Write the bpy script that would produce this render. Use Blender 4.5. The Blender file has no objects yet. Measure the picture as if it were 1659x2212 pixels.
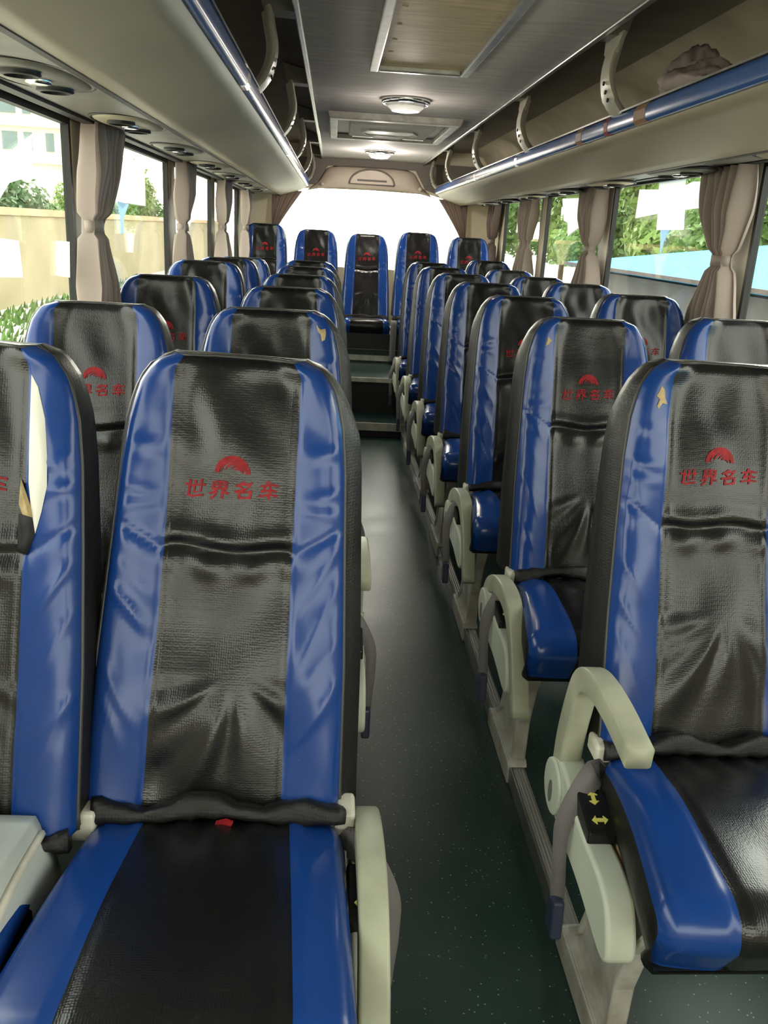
import bpy, bmesh, math, random
from math import sin, cos, pi, radians, sqrt, exp
from mathutils import Vector, Matrix, noise

random.seed(7)
S = bpy.context.scene
C = S.collection

# ------------------------------------------------------------------ camera
F_PX, PITCH, YAW, ROLL, CAM_H = 1859.7, 0.3146, 0.0718, 0.0570, 1.2572
cam_d = bpy.data.cameras.new('camera')
cam_d.sensor_fit = 'VERTICAL'
cam_d.sensor_height = 24.0
cam_d.lens = 24.0 * F_PX / 2212.0
cam_d.clip_start = 0.02
cam_d.clip_end = 500
cam = bpy.data.objects.new('camera', cam_d)
C.objects.link(cam)
cam.location = (0, 0, CAM_H)
fwd = Vector((sin(YAW) * cos(PITCH), cos(YAW) * cos(PITCH), -sin(PITCH)))
right = Vector((cos(YAW), -sin(YAW), 0))
up = right.cross(fwd)
# the picture is turned clockwise: the camera is rolled the other way
r2 = right * cos(ROLL) + up * sin(ROLL)
u2 = up * cos(ROLL) - right * sin(ROLL)
cam.rotation_euler = Matrix((r2, u2, -fwd)).transposed().to_euler()
S.camera = cam

# ------------------------------------------------------------------ world, sun, exposure
S.view_settings.view_transform = 'Standard'
S.view_settings.look = 'None'
S.view_settings.gamma = 1.0
S.view_settings.use_curve_mapping = False
S.view_settings.exposure = 2.45
try:
    S.cycles.max_bounces = 10
    S.cycles.diffuse_bounces = 6
    S.cycles.glossy_bounces = 5
    S.cycles.transparent_max_bounces = 24
    S.cycles.sample_clamp_indirect = 6.0
    S.cycles.use_denoising = True
except Exception:
    pass

w = bpy.data.worlds.new('sky')
S.world = w
w.use_nodes = True
wn = w.node_tree.nodes
wl = w.node_tree.links
wn.clear()
wo = wn.new('ShaderNodeOutputWorld')
bg = wn.new('ShaderNodeBackground')
tc = wn.new('ShaderNodeTexCoord')
sx = wn.new('ShaderNodeSeparateXYZ')
rp = wn.new('ShaderNodeValToRGB')
wl.new(tc.outputs['Generated'], sx.inputs[0])
wl.new(sx.outputs['Z'], rp.inputs[0])
rp.color_ramp.elements[0].color = (0.95, 0.86, 0.76, 1)
rp.color_ramp.elements[1].color = (0.92, 0.94, 0.95, 1)
wl.new(rp.outputs[0], bg.inputs[0])
SKY_BASE, SKY_REAR = 0.95, 5.0                  # hazy sky, brightest behind the bus
cl = wn.new('ShaderNodeClamp')
wl.new(sx.outputs['Y'], cl.inputs[0])
pw_ = wn.new('ShaderNodeMath')
pw_.operation = 'POWER'
pw_.inputs[1].default_value = 4.0
wl.new(cl.outputs[0], pw_.inputs[0])
ma_ = wn.new('ShaderNodeMath')
ma_.operation = 'MULTIPLY_ADD'
ma_.inputs[1].default_value = SKY_REAR
ma_.inputs[2].default_value = SKY_BASE
wl.new(pw_.outputs[0], ma_.inputs[0])
wl.new(ma_.outputs[0], bg.inputs[1])
wl.new(bg.outputs[0], wo.inputs[0])

sun_d = bpy.data.lights.new('sun', 'SUN')
sun_d.energy = 1.3
sun_d.angle = radians(9)
sun_d.color = (1.0, 0.95, 0.86)
sun = bpy.data.objects.new('sun', sun_d)
C.objects.link(sun)
SUN_DIR = Vector((-0.02, 0.47, -1.0))        # direction the light travels
sun.rotation_euler = SUN_DIR.to_track_quat('-Z', 'Y').to_euler()


def portal(name, loc, rot, sx_, sy_):
    d = bpy.data.lights.new(name, 'AREA')
    d.shape = 'RECTANGLE'
    d.size, d.size_y = sx_, sy_
    d.cycles.is_portal = True
    o = bpy.data.objects.new(name, d)
    C.objects.link(o)
    o.location = loc
    o.rotation_euler = rot


XL, XR, XC = -0.74, 1.31, 0.287            # inner faces of the side walls, body centre
YF, YB = -1.5, 7.6                         # open front end, rear wall
portal('daylight_left', (XL - 0.06, 2.9, 1.22), (0, radians(-90), 0), 0.66, 8.4)
portal('daylight_right', (XR + 0.06, 2.9, 1.22), (0, radians(90), 0), 0.66, 8.4)
portal('daylight_rear', (XC, YB + 0.08, 1.26), (radians(-90), 0, 0), 1.7, 0.7)
portal('daylight_front', (XC, YF - 0.06, 1.33), (radians(90), 0, 0), 2.1, 1.0)


# ------------------------------------------------------------------ materials
def nodes_of(m):
    m.use_nodes = True
    nt = m.node_tree
    return nt, nt.nodes, nt.links, nt.nodes['Principled BSDF']


def mat(name, col, rough=0.5, spec=0.5, metal=0.0, vary=0.0, vscale=6.0, bump=0.0, bscale=60.0, col2=None,
        coat=0.0, stretch=(1, 1, 1), rvary=0.0):
    m = bpy.data.materials.new(name)
    nt, N, L, p = nodes_of(m)
    p.inputs['Base Color'].default_value = (*col, 1)
    p.inputs['Roughness'].default_value = rough
    p.inputs['Specular IOR Level'].default_value = spec
    p.inputs['Metallic'].default_value = metal
    p.inputs['Coat Weight'].default_value = coat
    t = N.new('ShaderNodeTexCoord')
    mp = N.new('ShaderNodeMapping')
    mp.inputs['Scale'].default_value = stretch
    L.new(t.outputs['Object'], mp.inputs[0])
    if vary > 0 or col2 or rvary:
        n = N.new('ShaderNodeTexNoise')
        n.inputs['Scale'].default_value = vscale
        n.inputs['Detail'].default_value = 5
        L.new(mp.outputs[0], n.inputs['Vector'])
        r = N.new('ShaderNodeValToRGB')
        r.color_ramp.elements[0].position = 0.35
        r.color_ramp.elements[1].position = 0.68
        c2 = col2 or tuple(c * (1 - vary) for c in col)
        r.color_ramp.elements[0].color = (*c2, 1)
        r.color_ramp.elements[1].color = (*(min(1, c * (1 + vary * 0.5)) for c in col), 1)
        L.new(n.outputs['Fac'], r.inputs[0])
        L.new(r.outputs[0], p.inputs['Base Color'])
        if rvary:
            mr = N.new('ShaderNodeMapRange')
            mr.inputs['From Min'].default_value = 0.3
            mr.inputs['From Max'].default_value = 0.7
            mr.inputs['To Min'].default_value = rough - rvary
            mr.inputs['To Max'].default_value = rough + rvary
            L.new(n.outputs['Fac'], mr.inputs['Value'])
            L.new(mr.outputs[0], p.inputs['Roughness'])
    if bump > 0:
        n = N.new('ShaderNodeTexNoise')
        n.inputs['Scale'].default_value = bscale
        n.inputs['Detail'].default_value = 3
        L.new(mp.outputs[0], n.inputs['Vector'])
        b = N.new('ShaderNodeBump')
        b.inputs['Strength'].default_value = bump
        b.inputs['Distance'].default_value = 0.002
        L.new(n.outputs['Fac'], b.inputs['Height'])
        L.new(b.outputs[0], p.inputs['Normal'])
    return m


def leather(name, col, rough, weave=0.0, wscale=110.0, grain=0.15, spec=0.5):
    """Shiny PVC leather: a fine woven emboss plus a soft grain."""
    m = bpy.data.materials.new(name)
    nt, N, L, p = nodes_of(m)
    p.inputs['Base Color'].default_value = (*col, 1)
    p.inputs['Roughness'].default_value = rough
    p.inputs['Specular IOR Level'].default_value = spec
    t = N.new('ShaderNodeTexCoord')
    n = N.new('ShaderNodeTexNoise')
    n.inputs['Scale'].default_value = 45
    n.inputs['Detail'].default_value = 4
    L.new(t.outputs['Object'], n.inputs['Vector'])
    b = N.new('ShaderNodeBump')
    b.inputs['Strength'].default_value = grain
    b.inputs['Distance'].default_value = 0.004
    L.new(n.outputs['Fac'], b.inputs['Height'])
    last = b
    n2 = N.new('ShaderNodeTexNoise')
    n2.inputs['Scale'].default_value = 9
    n2.inputs['Detail'].default_value = 3
    L.new(t.outputs['Object'], n2.inputs['Vector'])
    mr = N.new('ShaderNodeMapRange')
    mr.inputs['From Min'].default_value = 0.3
    mr.inputs['From Max'].default_value = 0.7
    mr.inputs['To Min'].default_value = rough * 0.8
    mr.inputs['To Max'].default_value = rough * 1.25
    L.new(n2.outputs['Fac'], mr.inputs['Value'])
    L.new(mr.outputs[0], p.inputs['Roughness'])
    if weave > 0:
        mx = N.new('ShaderNodeTexVoronoi')
        mx.inputs['Scale'].default_value = wscale
        mx.inputs['Randomness'].default_value = 0.35
        L.new(t.outputs['Object'], mx.inputs['Vector'])
        b2 = N.new('ShaderNodeBump')
        b2.inputs['Strength'].default_value = weave
        b2.inputs['Distance'].default_value = 0.0015
        L.new(mx.outputs[0], b2.inputs['Height'])
        L.new(b.outputs[0], b2.inputs['Normal'])
        last = b2
    L.new(last.outputs[0], p.inputs['Normal'])
    return m


M_BLACK = leather('black leather', (0.0075, 0.0075, 0.008), 0.25, weave=0.16, wscale=300, grain=0.06, spec=0.58)
M_BLUE = leather('blue leather', (0.008, 0.048, 0.235), 0.22, grain=0.04, spec=0.5)
M_GUSSET = leather('black perforated leather', (0.009, 0.0085, 0.008), 0.46, weave=0.3, wscale=220, grain=0.08, spec=0.4)
M_BACK = mat('dark back cloth', (0.02, 0.02, 0.022), 0.7)
M_PIPING = mat('grey piping', (0.045, 0.045, 0.043), 0.35)
M_RED = mat('red print', (0.30, 0.014, 0.020), 0.5, spec=0.2, vary=0.35, vscale=90)
M_THREAD = mat('dark thread', (0.006, 0.006, 0.008), 0.7)
M_ARM = mat('grey green armrest plastic', (0.44, 0.45, 0.33), 0.42, vary=0.18, vscale=14)
M_PANEL = mat('pale grey green plastic', (0.62, 0.66, 0.55), 0.42, vary=0.10, vscale=10)
M_SWITCH = mat('black switch plastic', (0.008, 0.008, 0.009), 0.3)
M_YELLOW = mat('yellow arrow print', (0.75, 0.68, 0.16), 0.5)
M_PED = mat('painted steel', (0.50, 0.49, 0.45), 0.42, vary=0.25, vscale=20, col2=(0.36, 0.33, 0.28))
M_STRAP = mat('grey webbing', (0.17, 0.155, 0.155), 0.6, bump=0.5, bscale=300)
M_BUCKLE = mat('navy buckle plastic', (0.035, 0.042, 0.085), 0.35)
M_CREAM = mat('cream plastic', (0.72, 0.69, 0.58), 0.45, vary=0.15, vscale=30)
M_FOAM = mat('white foam', (0.80, 0.78, 0.70), 0.9)
M_TAN = mat('tan foam', (0.55, 0.42, 0.22), 0.9, vary=0.3, vscale=60)
M_PLY = mat('plywood', (0.55, 0.38, 0.22), 0.7, vary=0.35, vscale=30, stretch=(3, 20, 20))
M_HEAD = mat('grey headliner', (0.50, 0.475, 0.45), 0.7, vary=0.16, vscale=5, bump=0.2, bscale=200, stretch=(1, 6, 1))
M_RACK = mat('beige grey rack panel', (0.42, 0.375, 0.26), 0.45, vary=0.08, vscale=3)
M_RACKIN = mat('rack lining', (0.46, 0.41, 0.31), 0.7, vary=0.15, vscale=6)
M_COVE = mat('roof lining', (0.26, 0.235, 0.20), 0.75, vary=0.15, vscale=4)
M_STRIP = mat('service strip', (0.22, 0.215, 0.18), 0.45, vary=0.2, vscale=9)
M_BRAIL = mat('blue rail plastic', (0.045, 0.13, 0.40), 0.22, vary=0.15, vscale=8)
M_TAPE = mat('brown tape', (0.33, 0.19, 0.10), 0.5)
M_REDTAPE = mat('red tape', (0.33, 0.05, 0.04), 0.5)
M_CHROME = mat('chrome', (0.86, 0.86, 0.87), 0.16, metal=1.0)
M_ALU = mat('aluminium', (0.52, 0.52, 0.50), 0.32, metal=0.85, vary=0.15, vscale=25)
M_BRACKET = mat('silver bracket plastic', (0.66, 0.62, 0.53), 0.30, metal=0.0, vary=0.12, vscale=18)
M_DARK = mat('black rubber', (0.012, 0.012, 0.012), 0.5)
M_WALL = mat('beige wall panel', (0.76, 0.69, 0.53), 0.5, vary=0.08, vscale=3)
M_FASCIA = mat('rear fascia lining', (0.20, 0.175, 0.155), 0.7)
M_PINKBEIGE = mat('pale moulded panel', (0.74, 0.63, 0.53), 0.45, vary=0.08, vscale=5)
M_CURT = None
M_PAPER = None


def cloth(name, col, trans):
    m = bpy.data.materials.new(name)
    nt, N, L, p = nodes_of(m)
    p.inputs['Base Color'].default_value = (*col, 1)
    p.inputs['Roughness'].default_value = 0.6
    p.inputs['Sheen Weight'].default_value = 0.2
    tr = N.new('ShaderNodeBsdfTranslucent')
    tr.inputs[0].default_value = (*col, 1)
    mx = N.new('ShaderNodeMixShader')
    mx.inputs[0].default_value = trans
    L.new(p.outputs[0], mx.inputs[1])
    L.new(tr.outputs[0], mx.inputs[2])
    L.new(mx.outputs[0], N['Material Output'].inputs[0])
    return m


M_CURT = cloth('taupe curtain', (0.36, 0.29, 0.25), 0.09)
M_CURTD = cloth('brown curtain', (0.16, 0.11, 0.09), 0.12)
M_PAPER = cloth('white paper', (0.95, 0.95, 0.93), 0.75)
M_BLUEPAPER = cloth('pale blue paper', (0.62, 0.78, 0.92), 0.6)


def glass(name, refl=0.06, tint=(0.93, 0.97, 0.93)):
    m = bpy.data.materials.new(name)
    m.use_nodes = True
    N, L = m.node_tree.nodes, m.node_tree.links
    N.clear()
    o = N.new('ShaderNodeOutputMaterial')
    t = N.new('ShaderNodeBsdfTransparent')
    t.inputs[0].default_value = (*tint, 1)
    g = N.new('ShaderNodeBsdfGlossy')
    g.inputs['Roughness'].default_value = 0.02
    lw = N.new('ShaderNodeLayerWeight')
    lw.inputs['Blend'].default_value = 0.5
    pw = N.new('ShaderNodeMath')
    pw.operation = 'POWER'
    pw.inputs[1].default_value = 5.0
    L.new(lw.outputs['Facing'], pw.inputs[0])
    mr = N.new('ShaderNodeMath')
    mr.operation = 'MULTIPLY_ADD'
    mr.inputs[1].default_value = 0.7
    mr.inputs[2].default_value = 0.025
    L.new(pw.outputs[0], mr.inputs[0])
    mx = N.new('ShaderNodeMixShader')
    L.new(mr.outputs[0], mx.inputs[0])
    L.new(t.outputs[0], mx.inputs[1])
    L.new(g.outputs[0], mx.inputs[2])
    L.new(mx.outputs[0], o.inputs[0])
    return m


M_GLASS = glass('window glass')


def floor_mat():
    m = bpy.data.materials.new('speckled green vinyl')
    nt, N, L, p = nodes_of(m)
    t = N.new('ShaderNodeTexCoord')
    v = N.new('ShaderNodeTexVoronoi')
    v.inputs['Scale'].default_value = 105
    L.new(t.outputs['Object'], v.inputs['Vector'])
    lt = N.new('ShaderNodeMath')
    lt.operation = 'LESS_THAN'
    lt.inputs[1].default_value = 0.16
    L.new(v.outputs['Distance'], lt.inputs[0])
    sp = N.new('ShaderNodeSeparateXYZ')
    L.new(v.outputs['Color'], sp.inputs[0])
    gt = N.new('ShaderNodeMath')
    gt.operation = 'GREATER_THAN'
    gt.inputs[1].default_value = 0.70
    L.new(sp.outputs[0], gt.inputs[0])
    mu = N.new('ShaderNodeMath')
    mu.operation = 'MULTIPLY'
    L.new(lt.outputs[0], mu.inputs[0])
    L.new(gt.outputs[0], mu.inputs[1])
    n = N.new('ShaderNodeTexNoise')
    n.inputs['Scale'].default_value = 4.5
    n.inputs['Detail'].default_value = 8
    L.new(t.outputs['Object'], n.inputs['Vector'])
    r = N.new('ShaderNodeValToRGB')
    r.color_ramp.elements[0].position = 0.35
    r.color_ramp.elements[1].position = 0.75
    r.color_ramp.elements[0].color = (0.013, 0.040, 0.034, 1)
    r.color_ramp.elements[1].color = (0.030, 0.055, 0.047, 1)
    L.new(n.outputs['Fac'], r.inputs[0])
    mx = N.new('ShaderNodeMix')
    mx.data_type = 'RGBA'
    L.new(mu.outputs[0], mx.inputs[0])
    L.new(r.outputs[0], mx.inputs[6])
    mx.inputs[7].default_value = (0.27, 0.36, 0.31, 1)
    L.new(mx.outputs[2], p.inputs['Base Color'])
    mr = N.new('ShaderNodeMapRange')
    mr.inputs['From Min'].default_value = 0.3
    mr.inputs['From Max'].default_value = 0.7
    mr.inputs['To Min'].default_value = 0.30
    mr.inputs['To Max'].default_value = 0.37
    p.inputs['Specular IOR Level'].default_value = 0.55
    L.new(n.outputs['Fac'], mr.inputs['Value'])
    L.new(mr.outputs[0], p.inputs['Roughness'])
    return m


M_FLOOR = floor_mat()
M_STEP = mat('step riser', (0.014, 0.018, 0.018), 0.6)


def ribbed(name, col, rough, axis_scale, metal=0.0):
    m = mat(name, col, rough, metal=metal)
    nt, N, L, p = nodes_of(m)
    t = N.new('ShaderNodeTexCoord')
    wv = N.new('ShaderNodeTexWave')
    wv.bands_direction = 'X'
    wv.inputs['Scale'].default_value = axis_scale
    L.new(t.outputs['Object'], wv.inputs['Vector'])
    b = N.new('ShaderNodeBump')
    b.inputs['Strength'].default_value = 0.8
    b.inputs['Distance'].default_value = 0.002
    L.new(wv.outputs['Fac'], b.inputs['Height'])
    L.new(b.outputs[0], p.inputs['Normal'])
    return m


M_RAIL = ribbed('grooved rail', (0.46, 0.45, 0.42), 0.35, 42, metal=0.6)


HATCH_CLEAR = 0.04                             # the thin panel lets some daylight through


def hatch_mat():
    m = mat('yellowed hatch panel', (0.62, 0.50, 0.29), 0.5, vary=0.22, vscale=5, stretch=(1.2, 9, 1))
    N, L = m.node_tree.nodes, m.node_tree.links
    tr = N.new('ShaderNodeBsdfTransparent')
    tr.inputs[0].default_value = (1.0, 0.74, 0.60, 1)
    mx = N.new('ShaderNodeMixShader')
    mx.inputs[0].default_value = HATCH_CLEAR
    L.new(N['Principled BSDF'].outputs[0], mx.inputs[1])
    L.new(tr.outputs[0], mx.inputs[2])
    L.new(mx.outputs[0], N['Material Output'].inputs[0])
    return m


M_HATCH = hatch_mat()


# ------------------------------------------------------------------ mesh helpers
def finish(name, verts, faces, mats, parent=None, midx=None, smooth=True, loc=None):
    me = bpy.data.meshes.new(name)
    me.from_pydata([tuple(v) for v in verts], [], faces)
    if not isinstance(mats, (list, tuple)):
        mats = [mats]
    for m_ in mats:
        me.materials.append(m_)
    if midx:
        me.polygons.foreach_set('material_index', midx)
    me.polygons.foreach_set('use_smooth', [smooth] * len(me.polygons))
    bm = bmesh.new()
    bm.from_mesh(me)
    bmesh.ops.recalc_face_normals(bm, faces=bm.faces)
    bm.to_mesh(me)
    bm.free()
    me.update()
    o = bpy.data.objects.new(name, me)
    C.objects.link(o)
    if parent:
        o.parent = parent
    if loc:
        o.location = loc
    return o


def bevel(o, wdt, seg=2, ang=40):
    b = o.modifiers.new('bevel', 'BEVEL')
    b.width = wdt
    b.segments = seg
    b.limit_method = 'ANGLE'
    b.angle_limit = radians(ang)
    wn_ = o.modifiers.new('normals', 'WEIGHTED_NORMAL')
    wn_.keep_sharp = True
    return o


class MB:
    """Collects solid shapes into one mesh."""

    def __init__(self):
        self.v, self.f, self.m = [], [], []

    def add(self, verts, faces, mi=0):
        k = len(self.v)
        self.v += [Vector(v) for v in verts]
        for f in faces:
            self.f.append([k + i for i in f])
            self.m.append(mi)
        return self

    def box(self, x0, x1, y0, y1, z0, z1, mi=0):
        vs = [(x, y, z) for x in (x0, x1) for y in (y0, y1) for z in (z0, z1)]
        return self.add(vs, [(0, 1, 3, 2), (4, 6, 7, 5), (0, 4, 5, 1), (2, 3, 7, 6), (0, 2, 6, 4), (1, 5, 7, 3)], mi)

    def prism(self, poly, axis, a, b, mi=0):
        """Extrude a 2-D outline along an axis ('x','y','z') from a to b."""
        n = len(poly)

        def p3(u, v, t):
            return {'x': (t, u, v), 'y': (u, t, v), 'z': (u, v, t)}[axis]
        vs = [p3(u, v, a) for u, v in poly] + [p3(u, v, b) for u, v in poly]
        fs = [list(range(n))[::-1], list(range(n, 2 * n))]
        fs += [(i, (i + 1) % n, n + (i + 1) % n, n + i) for i in range(n)]
        return self.add(vs, fs, mi)

    def sweep(self, path, section, up=Vector((0, 0, 1)), closed=False, scales=None, mi=0, cap=True):
        """Sweep a closed 2-D section (u: sideways, v: along up) along a 3-D path."""
        path = [Vector(p) for p in path]
        n, k = len(path), len(section)
        vs = []
        for i, p in enumerate(path):
            a = path[i - 1] if i > 0 else (path[-1] if closed else p)
            b = path[(i + 1) % n] if (i < n - 1 or closed) else p
            t = (b - a).normalized()
            s_ = t.cross(up)
            if s_.length < 1e-5:
                s_ = t.cross(Vector((1, 0, 0)))
            s_.normalize()
            u_ = s_.cross(t)
            sc = scales[i] if scales else 1
            scu, scv = sc if isinstance(sc, tuple) else (sc, sc)
            for (x, y) in section:
                vs.append(p + s_ * x * scu + u_ * y * scv)
        fs = []
        for i in range(n if closed else n - 1):
            j = (i + 1) % n
            for q in range(k):
                fs.append((i * k + q, i * k + (q + 1) % k, j * k + (q + 1) % k, j * k + q))
        if cap and not closed:
            fs.append(list(range(k))[::-1])
            fs.append([(n - 1) * k + q for q in range(k)])
        return self.add(vs, fs, mi)

    def tube(self, path, r, seg=8, **kw):
        return self.sweep(path, [(r * cos(2 * pi * i / seg), r * sin(2 * pi * i / seg)) for i in range(seg)], **kw)

    def lathe(self, prof, cx, cy, seg=32, mi=0):
        n = len(prof)
        vs = [(cx + r * cos(2 * pi * s / seg), cy + r * sin(2 * pi * s / seg), z) for s in range(seg) for r, z in prof]
        fs = []
        for s in range(seg):
            s2 = (s + 1) % seg
            for i in range(n - 1):
                fs.append((s * n + i, s2 * n + i, s2 * n + i + 1, s * n + i + 1))
        return self.add(vs, fs, mi)

    def build(self, name, mats, parent=None, smooth=True, loc=None):
        return finish(name, self.v, self.f, mats, parent, self.m, smooth, loc)


def rrect(hx, hy, r, n=3):
    out = []
    for cx, cy, a0 in ((hx - r, hy - r, 0), (-hx + r, hy - r, pi / 2), (-hx + r, -hy + r, pi), (hx - r, -hy + r, 1.5 * pi)):
        for i in range(n + 1):
            a = a0 + pi / 2 * i / n
            out.append((cx + r * cos(a), cy + r * sin(a)))
    return out


def spline(pts, n=6):
    """Catmull-Rom through the points."""
    P = [Vector(p) for p in pts]
    P = [P[0] * 2 - P[1]] + P + [P[-1] * 2 - P[-2]]
    out = []
    for i in range(1, len(P) - 2):
        for k in range(n):
            t = k / n
            a, b, c, d = P[i - 1:i + 3]
            out.append(0.5 * ((2 * b) + (c - a) * t + (2 * a - 5 * b + 4 * c - d) * t * t + (-a + 3 * b - 3 * c + d) * t ** 3))
    out.append(P[-2])
    return out


def table(tab, x):
    if x <= tab[0][0]:
        return tab[0][1]
    for (a, va), (b, vb) in zip(tab, tab[1:]):
        if x <= b:
            t = (x - a) / (b - a)
            return va + (vb - va) * t
    return tab[-1][1]


def boxmap(xs, ys, zs, fn, matfn):
    """Skin of a box on the parameter lattice xs * ys * zs, mapped by fn."""
    idx, V, Fc, MI = {}, [], [], []

    def vid(i, j, k):
        key = (i, j, k)
        if key not in idx:
            idx[key] = len(V)
            V.append(fn(xs[i], ys[j], zs[k]))
        return idx[key]
    nx, ny, nz = len(xs) - 1, len(ys) - 1, len(zs) - 1

    def quad(side, a, b, c, d):
        Fc.append((vid(*a), vid(*b), vid(*c), vid(*d)))
        mid = [(xs[a[0]] + xs[c[0]]) / 2, (ys[a[1]] + ys[c[1]]) / 2, (zs[a[2]] + zs[c[2]]) / 2]
        MI.append(matfn(side, *mid))
    for i in range(nx):
        for k in range(nz):
            quad('front', (i, 0, k), (i + 1, 0, k), (i + 1, 0, k + 1), (i, 0, k + 1))
            quad('back', (i, ny, k), (i, ny, k + 1), (i + 1, ny, k + 1), (i + 1, ny, k))
    for j in range(ny):
        for k in range(nz):
            quad('left', (0, j, k), (0, j, k + 1), (0, j + 1, k + 1), (0, j + 1, k))
            quad('right', (nx, j, k), (nx, j + 1, k), (nx, j + 1, k + 1), (nx, j, k + 1))
    for i in range(nx):
        for j in range(ny):
            quad('bottom', (i, j, 0), (i, j + 1, 0), (i + 1, j + 1, 0), (i + 1, j, 0))
            quad('top', (i, j, nz), (i + 1, j, nz), (i + 1, j + 1, nz), (i, j + 1, nz))
    return V, Fc, MI


def tag(o, label=None, cat=None, group=None, kind=None):
    if label:
        o['label'] = label
    if cat:
        o['category'] = cat
    if group:
        o['group'] = group
    if kind:
        o['kind'] = kind
    return o


def thing(name, label, cat, loc=(0, 0, 0), group=None, rotz=0):
    o = bpy.data.objects.new(name, None)
    o.empty_display_size = 0.1
    C.objects.link(o)
    o.location = loc
    o.rotation_euler = (0, 0, rotz)
    return tag(o, label, cat, group)


def copy_tree(o, parent=None):
    c = o.copy()
    C.objects.link(c)
    c.parent = parent
    for ch in list(o.children):
        copy_tree(ch, c)
    return c


def struct(o, label=None):
    o['kind'] = 'structure'
    if label:
        o['label'] = label
    return o


# ------------------------------------------------------------------ the setting: floor, walls, windows, ceiling
mb = MB()
mb.box(XL, XR, YF, YB, -0.06, 0.0)
struct(mb.build('floor', M_FLOOR, smooth=False), 'dark green speckled vinyl bus floor')

M_NOSE = mat('worn metal nosing', (0.62, 0.60, 0.54), 0.4, metal=0.15, vary=0.2, vscale=20)
# two steps and the raised rear deck
mb = MB()
mb.box(XL + 0.005, 0.462, 5.40, 5.72, 0.002, 0.078)
mb.box(XL + 0.005, 0.462, 5.72, 6.46, 0.002, 0.31)
mb.box(XL + 0.005, XR - 0.005, 6.46, YB - 0.005, 0.002, 0.425)
o = mb.build('floor_step', M_STEP, smooth=False)
struct(o, 'dark steps up to the rear bench')
mb = MB()
mb.box(XL + 0.005, 0.462, 5.40, 5.715, 0.078, 0.09)
mb.box(XL + 0.005, 0.462, 5.72, 6.455, 0.31, 0.325)
mb.box(XL + 0.006, XR - 0.006, 6.448, 6.459, 0.31, 0.425)
mb.build('step_tread', M_FLOOR, o, smooth=False)
mb = MB()
mb.box(XL + 0.006, 0.462, 5.382, 5.40, 0.045, 0.093)
mb.box(XL + 0.006, 0.462, 5.705, 5.724, 0.300, 0.328)
mb.box(XL + 0.006, XR - 0.006, 6.44, 6.47, 0.418, 0.432)
mb.box(XL + 0.006, XR - 0.006, 6.436, 6.449, 0.338, 0.378)
mb.build('step_nosing', M_NOSE, o, smooth=False)

# side walls: lower panel, header above the windows
Z_SILL, Z_HEAD_L, Z_HEAD_R = 0.93, 1.507, 1.527
mb = MB()
mb.box(XL - 0.05, XL, YF, YB, -0.06, Z_SILL)
mb.box(XL - 0.05, XL, YF, YB, Z_HEAD_L, 2.0)
struct(mb.build('wall_left', M_WALL, smooth=False), 'beige side wall under and over the left windows')
mb = MB()
mb.box(XR, XR + 0.05, YF, YB, -0.06, Z_SILL)
mb.box(XR, XR + 0.05, YF, YB, Z_HEAD_R, 2.0)
struct(mb.build('wall_right', M_WALL, smooth=False), 'beige side wall under and over the right windows')

left_posts = [(2.63, 2.78), (4.10, 4.24), (5.48, 5.62), (6.92, 7.6)]
right_posts = [(2.78, 2.94), (4.26, 4.40), (5.60, 5.73), (6.97, 7.6)]
k = 0
for posts, x0, x1, zt_ in ((left_posts, XL - 0.02, XL + 0.003, Z_HEAD_L), (right_posts, XR - 0.003, XR + 0.02, Z_HEAD_R)):
    for a, b in posts:
        k += 1
        mb = MB()
        mb.box(x0, x1, a, b, Z_SILL, zt_)
        struct(bevel(mb.build('trim_%d' % k, M_WALL, smooth=False), 0.006), 'beige pillar between side windows')
k = 0
for posts, xg, zt_, sgn in ((left_posts, XL - 0.012, Z_HEAD_L, -1), (right_posts, XR + 0.012, Z_HEAD_R, 1)):
    edges = [YF] + [v for p in posts for v in p]
    for a, b in zip(edges[0::2], edges[1::2]):
        k += 1
        fr = MB()
        t = 0.018
        xa, xb = (xg - 0.008, xg + 0.014) if sgn < 0 else (xg - 0.014, xg + 0.008)
        fr.box(xa, xb, a, a + t, Z_SILL, zt_)
        fr.box(xa, xb, b - t, b, Z_SILL, zt_)
        fr.box(xa, xb, a + t, b - t, zt_ - t, zt_)
        fr.box(xa, xb, a + t, b - t, Z_SILL, Z_SILL + t)
        if sgn > 0 and a > 5.5:
            fr.box(xa, xb, 6.28, 6.31, Z_SILL + t, zt_ - t)
        o = fr.build('window_%d' % k, M_DARK, smooth=False)
        struct(o, 'side window in a black rubber frame')
        g = MB()
        g.box(xg - 0.002, xg + 0.002, a + t, b - t, Z_SILL + t, zt_ - t)
        g.build('glass_pane', M_GLASS, o, smooth=False)

# rear wall: corner pillars, dado, fascia
RW0, RW1, RZ = -0.515, 1.085, 1.565
mb = MB()
mb.box(XL, RW0, YB, YB + 0.05, -0.06, 2.0)
mb.box(RW1, XR, YB, YB + 0.05, -0.06, 2.0)
mb.box(RW0, RW1, YB, YB + 0.05, -0.06, 0.95)
mb.prism([(RW0, 2.0), (RW0, 1.50), (RW0 + 0.10, 1.545), (RW0 + 0.30, 1.566), (XC, 1.575), (RW1 - 0.30, 1.566), (RW1 - 0.10, 1.52),
          (RW1, 1.46), (RW1, 2.0)], 'y', YB, YB + 0.05)
struct(mb.build('wall_rear', [M_WALL], smooth=False), 'rear wall around the back window')
mb = MB()
mb.box(RW0, RW1, YB + 0.02, YB + 0.024, 0.95, 1.58)
o = mb.build('window_9', M_GLASS, smooth=False)
struct(o, 'wide rear window, blown out white')

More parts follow.
